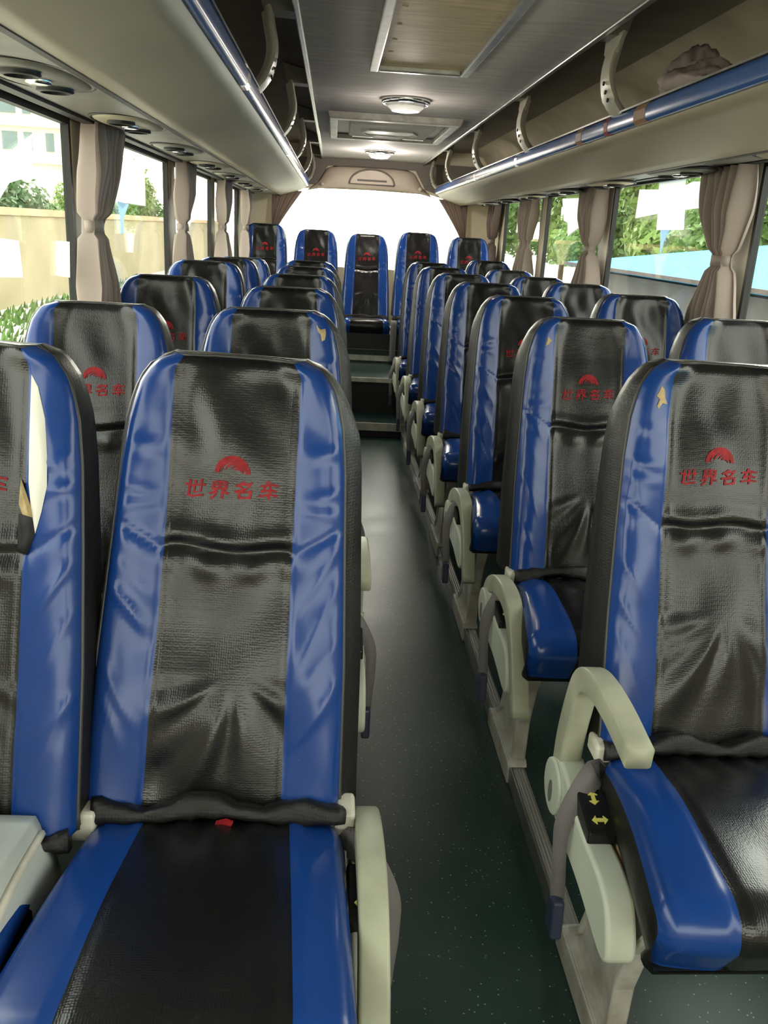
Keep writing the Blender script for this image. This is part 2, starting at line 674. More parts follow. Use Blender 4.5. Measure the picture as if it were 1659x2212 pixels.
# front end: dash wall under a full-width windscreen
mb = MB()
mb.box(XL, XR, YF - 0.05, YF, -0.06, 0.85)
struct(mb.build('wall_front', M_WALL, smooth=False), 'low front wall under the windscreen')
mb = MB()
mb.box(XL, XR, YF - 0.03, YF - 0.026, 0.85, 1.78)
struct(mb.build('window_10', M_GLASS, smooth=False), 'windscreen')

# ceiling: flat middle, coves over the racks, outer roof
CE0, CE1, CZ = -0.115, 0.700, 1.80
mb = MB()
H0, H1, H2, H3 = 0.13, 0.414, 2.095, 3.265              # opening of the roof hatch
for a in ((CE0, H0, YF, YB), (H1, CE1, YF, YB), (H0, H1, YF, H2), (H0, H1, H3, YB)):
    mb.box(a[0], a[1], a[2], a[3], CZ, CZ + 0.02)
struct(mb.build('ceiling', M_HEAD, smooth=False), 'grey headliner along the middle of the bus roof')
for nm, s in (('left', -1), ('right', 1)):
    prof = [(0.405, CZ + 0.002), (0.42, 1.86), (0.60, 1.900), (0.80, 1.905),
            (0.80, 1.92), (0.60, 1.915), (0.405, 1.875), (0.395, CZ + 0.02)]
    mb = MB()
    mb.prism([(XC + 0.005 + s * u, v) for u, v in prof], 'y', YF, YB)
    o = struct(mb.build('ceiling_cove_' + nm, M_COVE), 'dark roof lining above the luggage rack')
    es = o.modifiers.new('split', 'EDGE_SPLIT')
    es.split_angle = radians(35)
    prof = [(0.80, 1.905), (0.90, 1.875), (0.97, 1.79), (1.012, 1.60), (1.020, 1.60), (0.98, 1.80), (0.905, 1.89), (0.80, 1.92)]
    mb = MB()
    mb.prism([(XC + 0.005 + s * u, v) for u, v in prof], 'y', YF, YB)
    o = struct(mb.build('trim_%d' % (15 if s < 0 else 16), M_RACKIN), 'beige back lining inside the luggage rack')
    es = o.modifiers.new('split', 'EDGE_SPLIT')
    es.split_angle = radians(35)
mb = MB()
for a in ((XL - 0.05, H0, YF, YB + 0.05), (H1, XR + 0.05, YF, YB + 0.05), (H0, H1, YF, H2), (H0, H1, H3, YB + 0.05)):
    mb.box(a[0], a[1], a[2], a[3], 1.95, 2.0)
for a in ((H0 - 0.01, H0, H2, H3), (H1, H1 + 0.01, H2, H3), (H0, H1, H2 - 0.01, H2), (H0, H1, H3, H3 + 0.01)):
    mb.box(a[0], a[1], a[2], a[3], CZ, 1.97)
struct(mb.build('roof', M_COVE, smooth=False), 'bus roof')
for i, (x0, x1) in enumerate(((CE0 - 0.012, CE0 + 0.006), (CE1 - 0.006, CE1 + 0.012))):
    mb = MB()
    mb.box(x0, x1, YF, YB - 0.02, CZ - 0.012, CZ + 0.004)
    struct(bevel(mb.build('trim_%d' % (11 + i), M_ALU, smooth=False), 0.004), 'bright metal trim along the ceiling edge')


# ------------------------------------------------------------------ luggage racks
BR_Y = [0.35, 1.50, 2.68, 3.90, 5.15, 6.40, 7.42]
for nm, s in (('left', -1), ('right', 1)):
    rk = thing('luggage_rack', 'beige overhead luggage rack with a blue rail along the %s side of the bus' % nm, 'luggage rack', (XC, 0, 0),
               'overhead luggage racks')
    X = lambda d: s * d
    y0, y1 = YF + 0.02, YB - 0.02
    # underside: a slightly bowed beige panel, its rear end cut in a curve
    rows = []
    ny_ = 60
    V, Fc = [], []
    ds = [0.525, 0.57, 0.62, 0.67, 0.71, 0.748]
    for j in range(ny_ + 1):
        y = y0 + (y1 - y0) * j / ny_
        for i, d in enumerate(ds):
            t = (d - ds[0]) / (ds[-1] - ds[0])
            yy = min(y, y1 - 0.22 * max(0, 1 - t * 2.2) ** 2)
            V.append((X(d), yy, 1.566 - 0.072 * t - 0.003 * sin(pi * t)))
    n = len(ds)
    for j in range(ny_):
        for i in range(n - 1):
            Fc.append((j * n + i, j * n + i + 1, (j + 1) * n + i + 1, (j + 1) * n + i))
    un = finish('underside_panel', V, Fc, M_RACK, rk)
    sm = un.modifiers.new('solid', 'SOLIDIFY')
    sm.thickness = 0.008
    sm.offset = 0
    # shelf and lining
    mb = MB()
    mb.prism([(X(0.53), 1.576), (X(1.015), 1.556), (X(1.015), 1.546), (X(0.53), 1.566)], 'y', y0, y1)
    mb.prism([(X(1.0), 1.556), (X(1.0), 1.60), (X(1.008), 1.60), (X(1.01), 1.556)], 'y', y0, y1)
    mb.build('shelf', M_RACKIN, rk, smooth=False)
    # service strip beneath the windows' heads
    mb = MB()
    zo = Z_HEAD_L if s < 0 else Z_HEAD_R
    mb.prism([(X(0.748), 1.494), (X(1.012), zo - 0.004), (X(1.012), zo + 0.014), (X(0.748), 1.512)], 'y', y0, y1)
    mb.build('service_strip', M_STRIP, rk, smooth=False)
    mb = MB()
    mb.prism([(X(0.742), 1.490), (X(0.756), 1.490), (X(0.756), 1.500), (X(0.742), 1.500)], 'y', y0, y1)
    mb.prism([(X(0.955), zo - 0.014), (X(0.985), zo - 0.014), (X(0.985), zo - 0.002), (X(0.955), zo - 0.002)], 'y', y0, y1)
    mb.build('seal_strip', M_DARK, rk, smooth=False)
    # rail
    sec = [(X(0.505), 1.575), (X(0.512), 1.566), (X(0.527), 1.566), (X(0.533), 1.580), (X(0.533), 1.604), (X(0.525), 1.615), (X(0.512), 1.612), (X(0.504), 1.598)]
    mb = MB()
    mb.prism(sec, 'y', y0, y1 - 0.24)
    rl = bevel(mb.build('rail', M_BRAIL, rk, smooth=True), 0.004)
    mb = MB()
    mb.prism([(X(0.508), 1.613), (X(0.526), 1.617), (X(0.526), 1.622), (X(0.508), 1.618)], 'y', y0, y1 - 0.24)
    mb.build('rail_trim', M_ALU, rk, smooth=False)
    # joints and tape on the rail
    jl = [(1.62, 0.04, M_TAPE), (3.05, 0.07, M_TAPE), (2.45, 0.09, M_TAPE), (4.1, 0.05, M_CHROME), (5.3, 0.05, M_CHROME), (2.75, 0.035, M_REDTAPE)] if s > 0 else \
         [(2.30, 0.06, M_CHROME), (4.3, 0.05, M_CHROME), (5.5, 0.05, M_CHROME)]
    for yj, wj, mj in jl:
        mb = MB()
        big = [(X(0.5185 + (abs(u) - 0.5185) * 1.06), 1.590 + (v - 1.590) * 1.05) for u, v in sec]
        mb.prism(big, 'y', yj - wj / 2, yj + wj / 2)
        mb.build('tape_wrap' if mj is not M_CHROME else 'rail_joint', mj, rl, smooth=False)
    # curved brackets from the ceiling edge to the rail
    for yb in BR_Y:
        mb = MB()
        path = spline([(X(0.485), 0, 1.812), (X(0.478), 0, 1.775), (X(0.470), 0, 1.73), (X(0.474), 0, 1.69), (X(0.492), 0, 1.645), (X(0.520), 0, 1.612)], 5)
        n = len(path)
        sec_b = [(-0.060, 0.006), (-0.052, -0.007), (-0.012, -0.016), (0.0, -0.024), (0.012, -0.016), (0.052, -0.007), (0.060, 0.006), (0.0, 0.010)]
        sc = []
        for i in range(n):
            t = i / (n - 1)
            wdt = 1.0 - 0.34 * sin(pi * min(1, t * 1.25)) if t < 0.8 else 0.80
            if t < 0.24:
                wdt = 0.95 + 0.50 * (0.24 - t) / 0.24
            sc.append((wdt, 1.0))
        mb.sweep([p + Vector((0, yb, 0)) for p in path], sec_b, up=Vector((-s, 0, 0.2)), scales=sc)
        br = mb.build('bracket', M_BRACKET, rk)
        es = br.modifiers.new('split', 'EDGE_SPLIT')
        es.split_angle = radians(50)
        mb = MB()
        mb.prism([(X(0.40), 1.806), (X(0.50), 1.808), (X(0.52), 1.880), (X(0.43), 1.860)], 'y', yb - 0.045, yb + 0.045)
        mb.build('bracket_cap', M_STRIP, br, smooth=False)
        mb = MB()
        for zz, dd in ((1.690, 0.4585), (1.668, 0.466), (1.648, 0.475)):
            mb.lathe([(0.0, 0.0), (0.006, 0.0), (0.006, 0.004), (0.0, 0.004)], 0, 0, 10)
            for q in range(len(mb.v) - 40, len(mb.v)):
                v = mb.v[q]
                mb.v[q] = Vector((X(dd) - X(1) / 1.0 * v.z + X(0.004), yb - 0.012 + v.x, zz + v.y))
        mb.build('hole_plug', M_DARK, br, smooth=False)

# reading light pods under the racks, one per seat row
for nm, s, ys in (('left', -1, [1.02, 1.80, 2.55, 3.32, 4.12, 4.9, 5.7, 6.5]), ('right', 1, [2.2, 3.0, 3.78, 4.55, 5.3, 6.1, 6.8])):
    for i, y in enumerate(ys):
        lab = '%s oval reading light and vent pod from the front under the %s rack' % (
            ('first', 'second', 'third', 'fourth', 'fifth', 'sixth', 'seventh', 'eighth')[i], nm)
        zo = Z_HEAD_L if s < 0 else Z_HEAD_R
        pod = thing('reading_light_pod', lab, 'reading light', (XC + s * 0.845, y, 1.497), 'reading light pods under the racks')
        mb = MB()
        el = [(0.085 * cos(a) , 0.19 * math.copysign(abs(sin(a)) ** 0.75, sin(a))) for a in [2 * pi * q / 28 for q in range(28)]]
        n = len(el)
        vs = [(u, v, 0.010) for u, v in el] + [(u * 0.94, v * 0.97, -0.002) for u, v in el] + [(u * 0.62, v * 0.84, -0.008) for u, v in el]
        fs = [(q, (q + 1) % n, n + (q + 1) % n, n + q) for q in range(n)] + [(n + q, n + (q + 1) % n, 2 * n + (q + 1) % n, 2 * n + q) for q in range(n)]
        fs.append([2 * n + q for q in range(n)])
        mb.add(vs, fs)
        mb.build('pod_housing', M_STRIP if i % 2 else M_RACK, pod)
        for yy in (-0.10, 0.10):
            mb = MB()
            mb.lathe([(0.034, -0.004), (0.036, -0.014), (0.028, -0.017), (0.024, -0.010), (0.0, -0.010)], 0.0, yy, 18)
            mb.build('air_nozzle', M_DARK, pod)
        mb = MB()
        mb.lathe([(0.022, -0.006), (0.024, -0.014), (0.016, -0.016), (0.0, -0.014)], 0.0, 0.0, 16)
        mb.build('lamp_lens', M_CHROME, pod)
        mb = MB()
        ring = [(u * 1.02, v * 1.01, 0.002) for u, v in el]
        mb.tube([Vector(p) for p in ring], 0.005, 6, closed=True)
        mb.build('pod_rim', M_DARK, pod)

# ------------------------------------------------------------------ ceiling fittings
M_LENS = mat('clear dome lens', (0.88, 0.88, 0.86), 0.12, spec=0.8)


def dome(x, y, lab, watts):
    t = thing('dome_light', lab, 'ceiling light', (x, y, CZ), 'chrome ceiling domes')
    mb = MB()
    mb.lathe([(0.104, 0.0), (0.106, -0.012), (0.098, -0.022), (0.088, -0.020), (0.084, -0.008)], 0, 0, 40)
    mb.build('chrome_ring', M_CHROME, t)
    mb = MB()
    seg = 16
    prof = [(0.086, -0.010), (0.080, -0.030), (0.060, -0.048), (0.030, -0.052), (0.0, -0.050)]
    mb.lathe(prof, 0, 0, seg)
    mb.build('faceted_lens', M_LENS, t, smooth=False)
    ld = bpy.data.lights.new('dome_fill', 'POINT')  # fill light added below the dome to lift the dim rear end
    ld.energy = watts
    ld.color = (1.0, 0.90, 0.80)
    ld.shadow_soft_size = 0.05
    lo = bpy.data.objects.new('dome_fill', ld)
    C.objects.link(lo)
    lo.parent = t
    lo.location = (0, 0, -0.11)


dome(0.285, 4.05, 'chrome ceiling dome in front of the air vent panel', 0.5)
dome(0.300, 6.62, 'chrome ceiling dome nearest the rear window', 2.2)

ac = thing('air_vent_panel', 'grey rectangular air return panel in the ceiling between the two domes', 'vent panel', (0.28, 5.12, CZ))
mb = MB()
ox, oy = 0.335, 0.53
ix, iy = 0.285, 0.44
vs = [(-ox, -oy, 0.001), (ox, -oy, 0.001), (ox, oy, 0.001), (-ox, oy, 0.001),
      (-ox + .01, -oy + .01, -0.03), (ox - .01, -oy + .01, -0.03), (ox - .01, oy - .01, -0.03), (-ox + .01, oy - .01, -0.03),
      (-ix, -iy, -0.03), (ix, -iy, -0.03), (ix, iy, -0.03), (-ix, iy, -0.03), (-ix, -iy, 0.0), (ix, -iy, 0.0), (ix, iy, 0.0), (-ix, iy, 0.0)]
fs = []
for a in (0, 4, 8):
    fs += [(a + i, a + (i + 1) % 4, a + 4 + (i + 1) % 4, a + 4 + i) for i in range(4)]
mb.add(vs, fs)
bevel(mb.build('vent_frame', M_PED, ac, smooth=False), 0.006)
mb = MB()
mb.box(-ix, ix, -iy, iy, -0.006, -0.001)
mb.build('vent_recess', M_DARK, ac, smooth=False)
mb = MB()
mb.prism([(-0.22, -0.33), (0.22, -0.33), (0.22, 0.26), (0.10, 0.26), (0.08, 0.33), (-0.08, 0.33), (-0.10, 0.26), (-0.22, 0.26)], 'z', -0.030, -0.010)
cv = bevel(mb.build('vent_cover', M_HEAD, ac, smooth=False), 0.006)
mb = MB()
hexa = [(-0.15, 0.0), (-0.115, -0.12), (0.115, -0.12), (0.15, 0.0), (0.115, 0.12), (-0.115, 0.12)]
mb.tube([Vector((x, y, -0.031)) for x, y in hexa], 0.007, 6, closed=True)
mb.prism([(x * 0.95, y * 0.95) for x, y in hexa], 'z', -0.033, -0.029, 0)
mb.build('cover_rim', M_PED, cv, smooth=False)
mb = MB()
for xx in (-0.2, 0.09):
    mb.box(xx, xx + 0.12, 0.245, 0.27, -0.034, -0.026)
mb.build('cover_clip', M_ALU, cv, smooth=False)

ht = thing('roof_hatch', 'yellowed rectangular roof hatch panel in the ceiling', 'roof hatch', (0.272, 2.68, CZ))
mb = MB()
hx, hy, fw = 0.172, 0.615, 0.03
for a in ((-hx, -hx + fw, -hy, hy), (hx - fw, hx, -hy, hy), (-hx + fw, hx - fw, -hy, -hy + fw), (-hx + fw, hx - fw, hy - fw, hy)):
    mb.box(a[0], a[1], a[2], a[3], -0.022, 0.002)
bevel(mb.build('hatch_frame', M_ALU, ht, smooth=False), 0.005)
mb = MB()
mb.box(-hx + fw, hx - fw, -hy + fw, hy - fw, -0.006, -0.004)
pn = mb.build('hatch_panel', M_HATCH, ht, smooth=False)
for yy in (-0.45, -0.25, -0.05, 0.15, 0.33, 0.50):
    mb = MB()
    mb.lathe([(0.009, -0.0055), (0.007, -0.0075), (0.0, -0.008)], -hx + fw + 0.026, yy, 14)
    mb.build('screw_cap', M_HATCH, pn)

# rear moulding above the back window
rm = thing('rear_moulding', 'pale moulded cover with a half round hatch above the rear window', 'moulding', (XC, YB, 0))
V, Fc = [], []
nu, nv = 36, 10
for j in range(nv + 1):
    t = j / nv                                   # 0 bottom, 1 top
    hw = table([(0, 0.52), (0.12, 0.49), (0.35, 0.43), (0.6, 0.40), (0.8, 0.375), (0.93, 0.34), (1, 0.29)], t)
    z = 1.567 + 0.183 * t
    for i in range(nu + 1):
        u = -1 + 2 * i / nu
        arch = 0.0 if t > 0 else 0.0
        zz = z + (0.012 - 0.03 * abs(u) ** 3) * (1 - t)
        dep = 0.10 * (1 - abs(u) ** 6) * (0.35 + 0.65 * sin(pi * min(1, 0.15 + t * 0.85)) ** 0.6)
        V.append((u * hw - 0.01, -dep - 0.001, zz))
for j in range(nv):
    for i in range(nu):
        a = j * (nu + 1) + i
        Fc.append((a, a + 1, a + nu + 2, a + nu + 1))
finish('cover_shell', V, Fc, M_PINKBEIGE, rm).modifiers.new('solid', 'SOLIDIFY').thickness = 0.006
mb = MB()
arc = [(0.185 * cos(a), 1.615 + 0.115 * sin(a)) for a in [pi * q / 20 for q in range(21)]]
mb.tube([Vector((x, -0.105, z)) for x, z in arc], 0.006, 6)
mb.tube([Vector((-0.185, -0.105, 1.615)), Vector((0.185, -0.105, 1.612))], 0.006, 6)
mb.build('hatch_rim', M_FASCIA, rm)
mb = MB()
mb.prism([(x * 0.95, 1.618 + (z - 1.618) * 0.93) for x, z in arc], 'y', -0.112, -0.10)
hp = bevel(mb.build('hatch_cover', M_PINKBEIGE, rm, smooth=False), 0.004)
mb = MB()
mb.box(-0.12, 0.12, -0.116, -0.111, 1.635, 1.650)
mb.build('hatch_handle', M_FASCIA, hp, smooth=False)
for xx in (-0.40, 0.40):
    mb = MB()
    mb.lathe([(0.016, 0.0), (0.016, 0.012), (0.0, 0.018)], 0, 0, 14)
    for q, v in enumerate(mb.v):
        mb.v[q] = Vector((xx + v.x, -0.078 - v.z, 1.60 + v.y))
    mb.build('marker_lamp', M_CREAM, rm)
mb = MB()
mb.box(XL + 0.01, XR - 0.01, YB - 0.03, YB - 0.002, 1.745, CZ)
mb.prism([(RW0 - 0.02, CZ), (RW0 - 0.02, 1.56), (RW0 + 0.06, 1.568), (XC - 0.45, 1.60), (XC - 0.36, 1.745), (XC - 0.36, CZ)], 'y', YB - 0.028, YB - 0.002)
mb.prism([(RW1 + 0.02, CZ), (RW1 + 0.02, 1.50), (RW1 - 0.06, 1.52), (XC + 0.45, 1.60), (XC + 0.36, 1.745), (XC + 0.36, CZ)], 'y', YB - 0.028, YB - 0.002)
struct(mb.build('trim_13', M_FASCIA, smooth=False), 'dark lining around the rear moulding')


# ------------------------------------------------------------------ floor rails
for nm, xr_, ye in (('left', 0.055, 5.36), ('right', 0.486, 5.80)):
    rt = thing('seat_rail', 'grooved metal floor rail under the %s aisle seats' % nm, 'floor rail', (xr_, 0, 0), 'seat rails')
    mb = MB()
    mb.prism([(-0.017, 0.0), (0.017, 0.0), (0.017, 0.040), (0.010, 0.044), (-0.010, 0.044), (-0.017, 0.040)], 'y', YF + 0.05, ye)
    mb.build('rail_body', M_RAIL, rt, smooth=False)
    mb = MB()
    mb.box(-0.020, -0.0165, YF + 0.05, ye, 0.001, 0.046)
    mb.build('rail_edge', M_ALU, rt, smooth=False)
    mb = MB()
    mb.box(-0.022, 0.020, ye - 0.004, ye + 0.03, 0.001, 0.050)
    bevel(mb.build('end_cap', M_DARK, rt, smooth=False), 0.004)

# ------------------------------------------------------------------ seats
ZB, ZT = 0.452, 1.072
W_FRONT = [(0.44, .184), (.48, .182), (.65, .177), (.80, .168), (.92, .161), (.98, .154), (1.01, .147), (1.035, .139), (1.052, .128), (1.062, .119), (1.069, .108), (1.072, .094)]
W_BLACK = [(0.44, .099), (.476, .098), (.808, .0916), (1.055, .0892), (1.072, .078)]


def y_line(z):
    return table([(0.40, -0.216), (0.476, -0.189), (0.60, -0.146), (0.70, -0.110), (0.808, -0.0716), (0.90, -0.043), (0.98, -0.020), (1.062, 0.0), (1.1, 0.008)], z)


def gauss(d, s):
    return exp(-(d / s) ** 2)


def make_wrinkle(seed, amount):
    rnd = random.Random(seed)
    off = Vector((seed * 3.1, seed * 7.7, 0))
    fan_z = 0.66 + rnd.uniform(-0.02, 0.02)
    fan_x = rnd.uniform(-0.02, 0.025)
    ph = rnd.uniform(0, 6)
    bl = [(rnd.uniform(0.47, 0.76), rnd.uniform(0.9, 2.2), rnd.uniform(0.4, 1.0)) for _ in range(6)]
    br_ = [(rnd.uniform(0.47, 0.76), rnd.uniform(0.9, 2.2), rnd.uniform(0.4, 1.0)) for _ in range(6)]
    bh = [(rnd.uniform(0.86, 0.97), rnd.uniform(-0.3, 0.3), rnd.uniform(0.4, 1.0)) for _ in range(4)]

    def fn(x, z):
        hb = table(W_BLACK, z)
        d = 0.0
        # padded swell of each panel
        ax = abs(x)
        # seams between the black centre and the blue stripes
        d -= 0.0035 * gauss(ax - hb, 0.0035)
        # sewn crease across the middle, running up over the blue stripes
        if ax < hb:
            zc = 0.808 + 0.004 * sin(x * 40 + ph)
            pull = 0.6 + 0.4 * sin(x * 95 + ph)
            d -= 0.0075 * gauss(z - zc, 0.006)
            d += 0.004 * gauss(z - zc - 0.018, 0.012) + 0.005 * pull * gauss(z - zc + 0.022, 0.016)
        else:
            zc = 0.806 + (ax - hb) * 0.62
            d -= 0.004 * gauss(z - zc, 0.0035)
            d += 0.0015 * gauss(z - zc + 0.02, 0.016)
        # fan of folds in the lower back
        rx, rz = x - fan_x, z - fan_z
        r = sqrt(rx * rx + rz * rz) + 1e-6
        th = math.atan2(rx, -rz)
        if rz < 0.03 and ax < hb + 0.02:
            m = min(1, max(0, (r - 0.02) / 0.05)) * exp(-((r - 0.10) / 0.12) ** 2) * max(0, cos(th)) ** 0.5
            m *= min(1, max(0, (hb + 0.01 - ax) / 0.025))
            f = 0.6 * sin(th * 9 + ph) + 0.4 * sin(th * 15 + ph * 2.1 + r * 20)
            d += amount * 0.0062 * m * f
        # diagonal folds in the stripes
        if ax > hb:
            for z0, sl, am in (bl if x < 0 else br_):
                q = z - (z0 + (ax - hb) * sl)
                d += amount * 0.0032 * am * gauss(q, 0.008) * min(1, (ax - hb) / 0.02)
            for z0, sl, am in bh:
                q = z - (z0 + (ax - hb) * sl)
                d += amount * 0.0022 * am * gauss(q, 0.007) * min(1, (ax - hb) / 0.02)
        # loose, wavy leather
        n1 = noise.noise(Vector((x * 9, z * 7, 0)) + off)
        n2 = noise.noise(Vector((x * 24, z * 14, 3)) + off)
        d += amount * (0.0095 * n1 + 0.0018 * n2)
        # tension lines below the shoulders
        d += amount * 0.0022 * gauss(z - 0.98, 0.05) * sin(x * 70 + z * 30 + ph)
        return d
    return fn


def T_thick(z):
    return table([(0.44, 0.105), (0.8, 0.085), (1.0, 0.066), (1.072, 0.052)], z)


def front_xyz(x, z, wr, lift=0.0):
    """A point on the front skin of the backrest."""
    hw = table(W_FRONT, z)
    u = min(1, abs(x) / hw)
    y = y_line(z) - 0.016 * (lambda k: k * k * (3 - 2 * k))(min(1, max(0, (u - 0.42) / 0.42)))
    q = max(0, (u - 0.86) / 0.14)
    y += 0.024 * (1 - sqrt(max(0, 1 - q * q)))
    q = max(0, min(1, (z - (ZT - 0.014)) / 0.014))
    y += 0.012 * (1 - sqrt(max(0, 1 - q * q)))
    y -= 0.010 * gauss(z - 0.60, 0.10) * (1 - u * u) + 0.006 * gauss(z - 0.93, 0.09) * (1 - u * u)
    edge = min(1, (1 - u) / 0.08) * min(1, (ZT - z) / 0.03)
    y -= wr(x, z) * max(0, edge) + lift
    return Vector((x, y, z))


def backrest_mesh(seed, amount, sgn=0):
    wr = make_wrinkle(seed, amount)
    NB, NS = 30, 14
    # lattice in x: stripe | black | stripe, as signed panel coordinates
    xs = [-2 + i / NS for i in range(NS)] + [-1 + 2 * i / NB for i in range(NB)] + [1 + i / NS for i in range(NS + 1)]
    ys = [0, 0.15, 0.4, 0.7, 1.0]
    zs = []
    nz = 96
    for i in range(nz + 1):
        t = i / nz
        zs.append(ZB + (ZT - ZB) * (t if t < 0.9 else 0.9 + (t - 0.9)))

    def real_x(a, z):
        hb, hw = table(W_BLACK, z), table(W_FRONT, z)
        if abs(a) <= 1:
            return a * hb
        return math.copysign(hb + (abs(a) - 1) * (hw - hb), a)

    def fn(a, b, z):
        x = real_x(a, z)
        p = front_xyz(x, z, wr)
        if b <= 0:
            return p
        hw = table(W_FRONT, z)
        flare = ((0.026 if sgn > 0 else 0.017) if x * sgn > 0 else 0.005) * min(1, b / 0.4) * min(1, (ZT + 0.01 - z) / 0.12)
        u = x / hw
        x2 = x + flare * u
        yb = y_line(z) + T_thick(z)
        y0 = front_xyz(x, z, lambda *_: 0).y
        ys_ = y0 + (yb - y0) * b
        dz = 0.003 * sin(pi * b) if z > ZT - 1e-6 else 0
        return Vector((x2, ys_, z + dz))

    def mf(side, a, b, z):
        if side == 'front':
            return 0 if abs(a) < 1 else 1
        if side == 'top' and b < 0.45:
            return 0 if abs(a) < 1 else 1
        if side in ('left', 'right', 'top'):
            return 2
        return 3
    V, Fc, MI = boxmap(xs, ys, zs, fn, mf)
    return V, Fc, MI, wr


def strokes_logo(wr):
    """The red half-round emblem and the four characters under it, laid on the leather."""
    mb_ = MB()

    def lay(pts, faces):
        mb_.add([front_xyz(x, z, wr, 0.0016) for x, z in pts], faces)
    z0, R = 0.916, 0.0255

    def band(r0, r1, a0, a1, cx=0.0, cz=0.0, n=18, taper=False):
        P, Q = [], []
        for i in range(n + 1):
            t = i / n
            a = a0 + (a1 - a0) * t
            k_ = (sin(pi * t) ** 0.6 * 0.9 + 0.1) if taper else 1
            rm_ = (r0 + r1) / 2
            dr = (r1 - r0) / 2 * k_
            P.append((cx + (rm_ - dr) * cos(a) * 1.0, z0 + cz + (rm_ - dr) * sin(a)))
            Q.append((cx + (rm_ + dr) * cos(a) * 1.0, z0 + cz + (rm_ + dr) * sin(a)))
        lay(P + Q, [(i, i + 1, n + 2 + i, n + 1 + i) for i in range(n)])
    band(R * 0.74, R, 0.02, pi - 0.02)
    for k_, (f, a0, a1, cx) in enumerate(((0.70, 0.25, pi * 0.98, 0.001), (0.56, 0.35, pi * 0.9, 0.003), (0.42, 0.3, pi * 0.8, 0.006), (0.28, 0.1, pi * 0.75, 0.008))):
        band(R * (f - 0.075), R * (f + 0.075), a0, a1, cx, 0.0, 14, True)
    # characters
    cu = bpy.data.curves.new('characters', 'FONT')
    cu.body = '\u4e16\u754c\u540d\u8f66'
    cu.resolution_u = 2
    cu.offset = 0.022
    cu.space_character = 1.35
    to = bpy.data.objects.new('characters', cu)
    C.objects.link(to)
    dg = bpy.context.evaluated_depsgraph_get()
    tm = to.evaluated_get(dg).to_mesh()
    bm = bmesh.new()
    bm.from_mesh(tm)
    bmesh.ops.triangulate(bm, faces=bm.faces)
    bmesh.ops.subdivide_edges(bm, edges=[e for e in bm.edges if e.calc_length() > 0.22], cuts=2, use_grid_fill=False)
    bmesh.ops.triangulate(bm, faces=bm.faces)
    xs_ = [v.co.x for v in bm.verts]
    ys_ = [v.co.y for v in bm.verts]
    xm, xw = (min(xs_) + max(xs_)) / 2, max(xs_) - min(xs_)
    ym, yw = (min(ys_) + max(ys_)) / 2, max(ys_) - min(ys_)
    bm.verts.index_update()
    pts = []
    for v in bm.verts:
        x = (v.co.x - xm) / xw * 0.134
        z = 0.893 + (v.co.y - ym) / yw * 0.027
        z += 0.0012 * sin(x * 260) + (x * 0.05)
        pts.append((x + 0.10 * (z - 0.893), z))
    lay(pts, [[v.index for v in f.verts] for f in bm.faces])
    bm.free()
    to.to_mesh_clear() if hasattr(to, 'to_mesh_clear') else None
    bpy.data.objects.remove(to)
    bpy.data.curves.remove(cu)
    return mb_


def back_outline(lift=0.0):
    """Front edge of the backrest from bottom right over the top to bottom left."""
    z_list = [ZB + (ZT - ZB) * i / 40 for i in range(41)]
    none = lambda *_: 0
    R_ = [front_xyz(table(W_FRONT, z), z, none) for z in z_list]
    tp = [front_xyz(table(W_FRONT, ZT) * (1 - 2 * i / 10), ZT, none) for i in range(1, 10)]
    L_ = [Vector((-p.x, p.y, p.z)) for p in reversed(R_)]
    return R_ + [p + Vector((0, 0.002, 0.001)) for p in tp] + L_


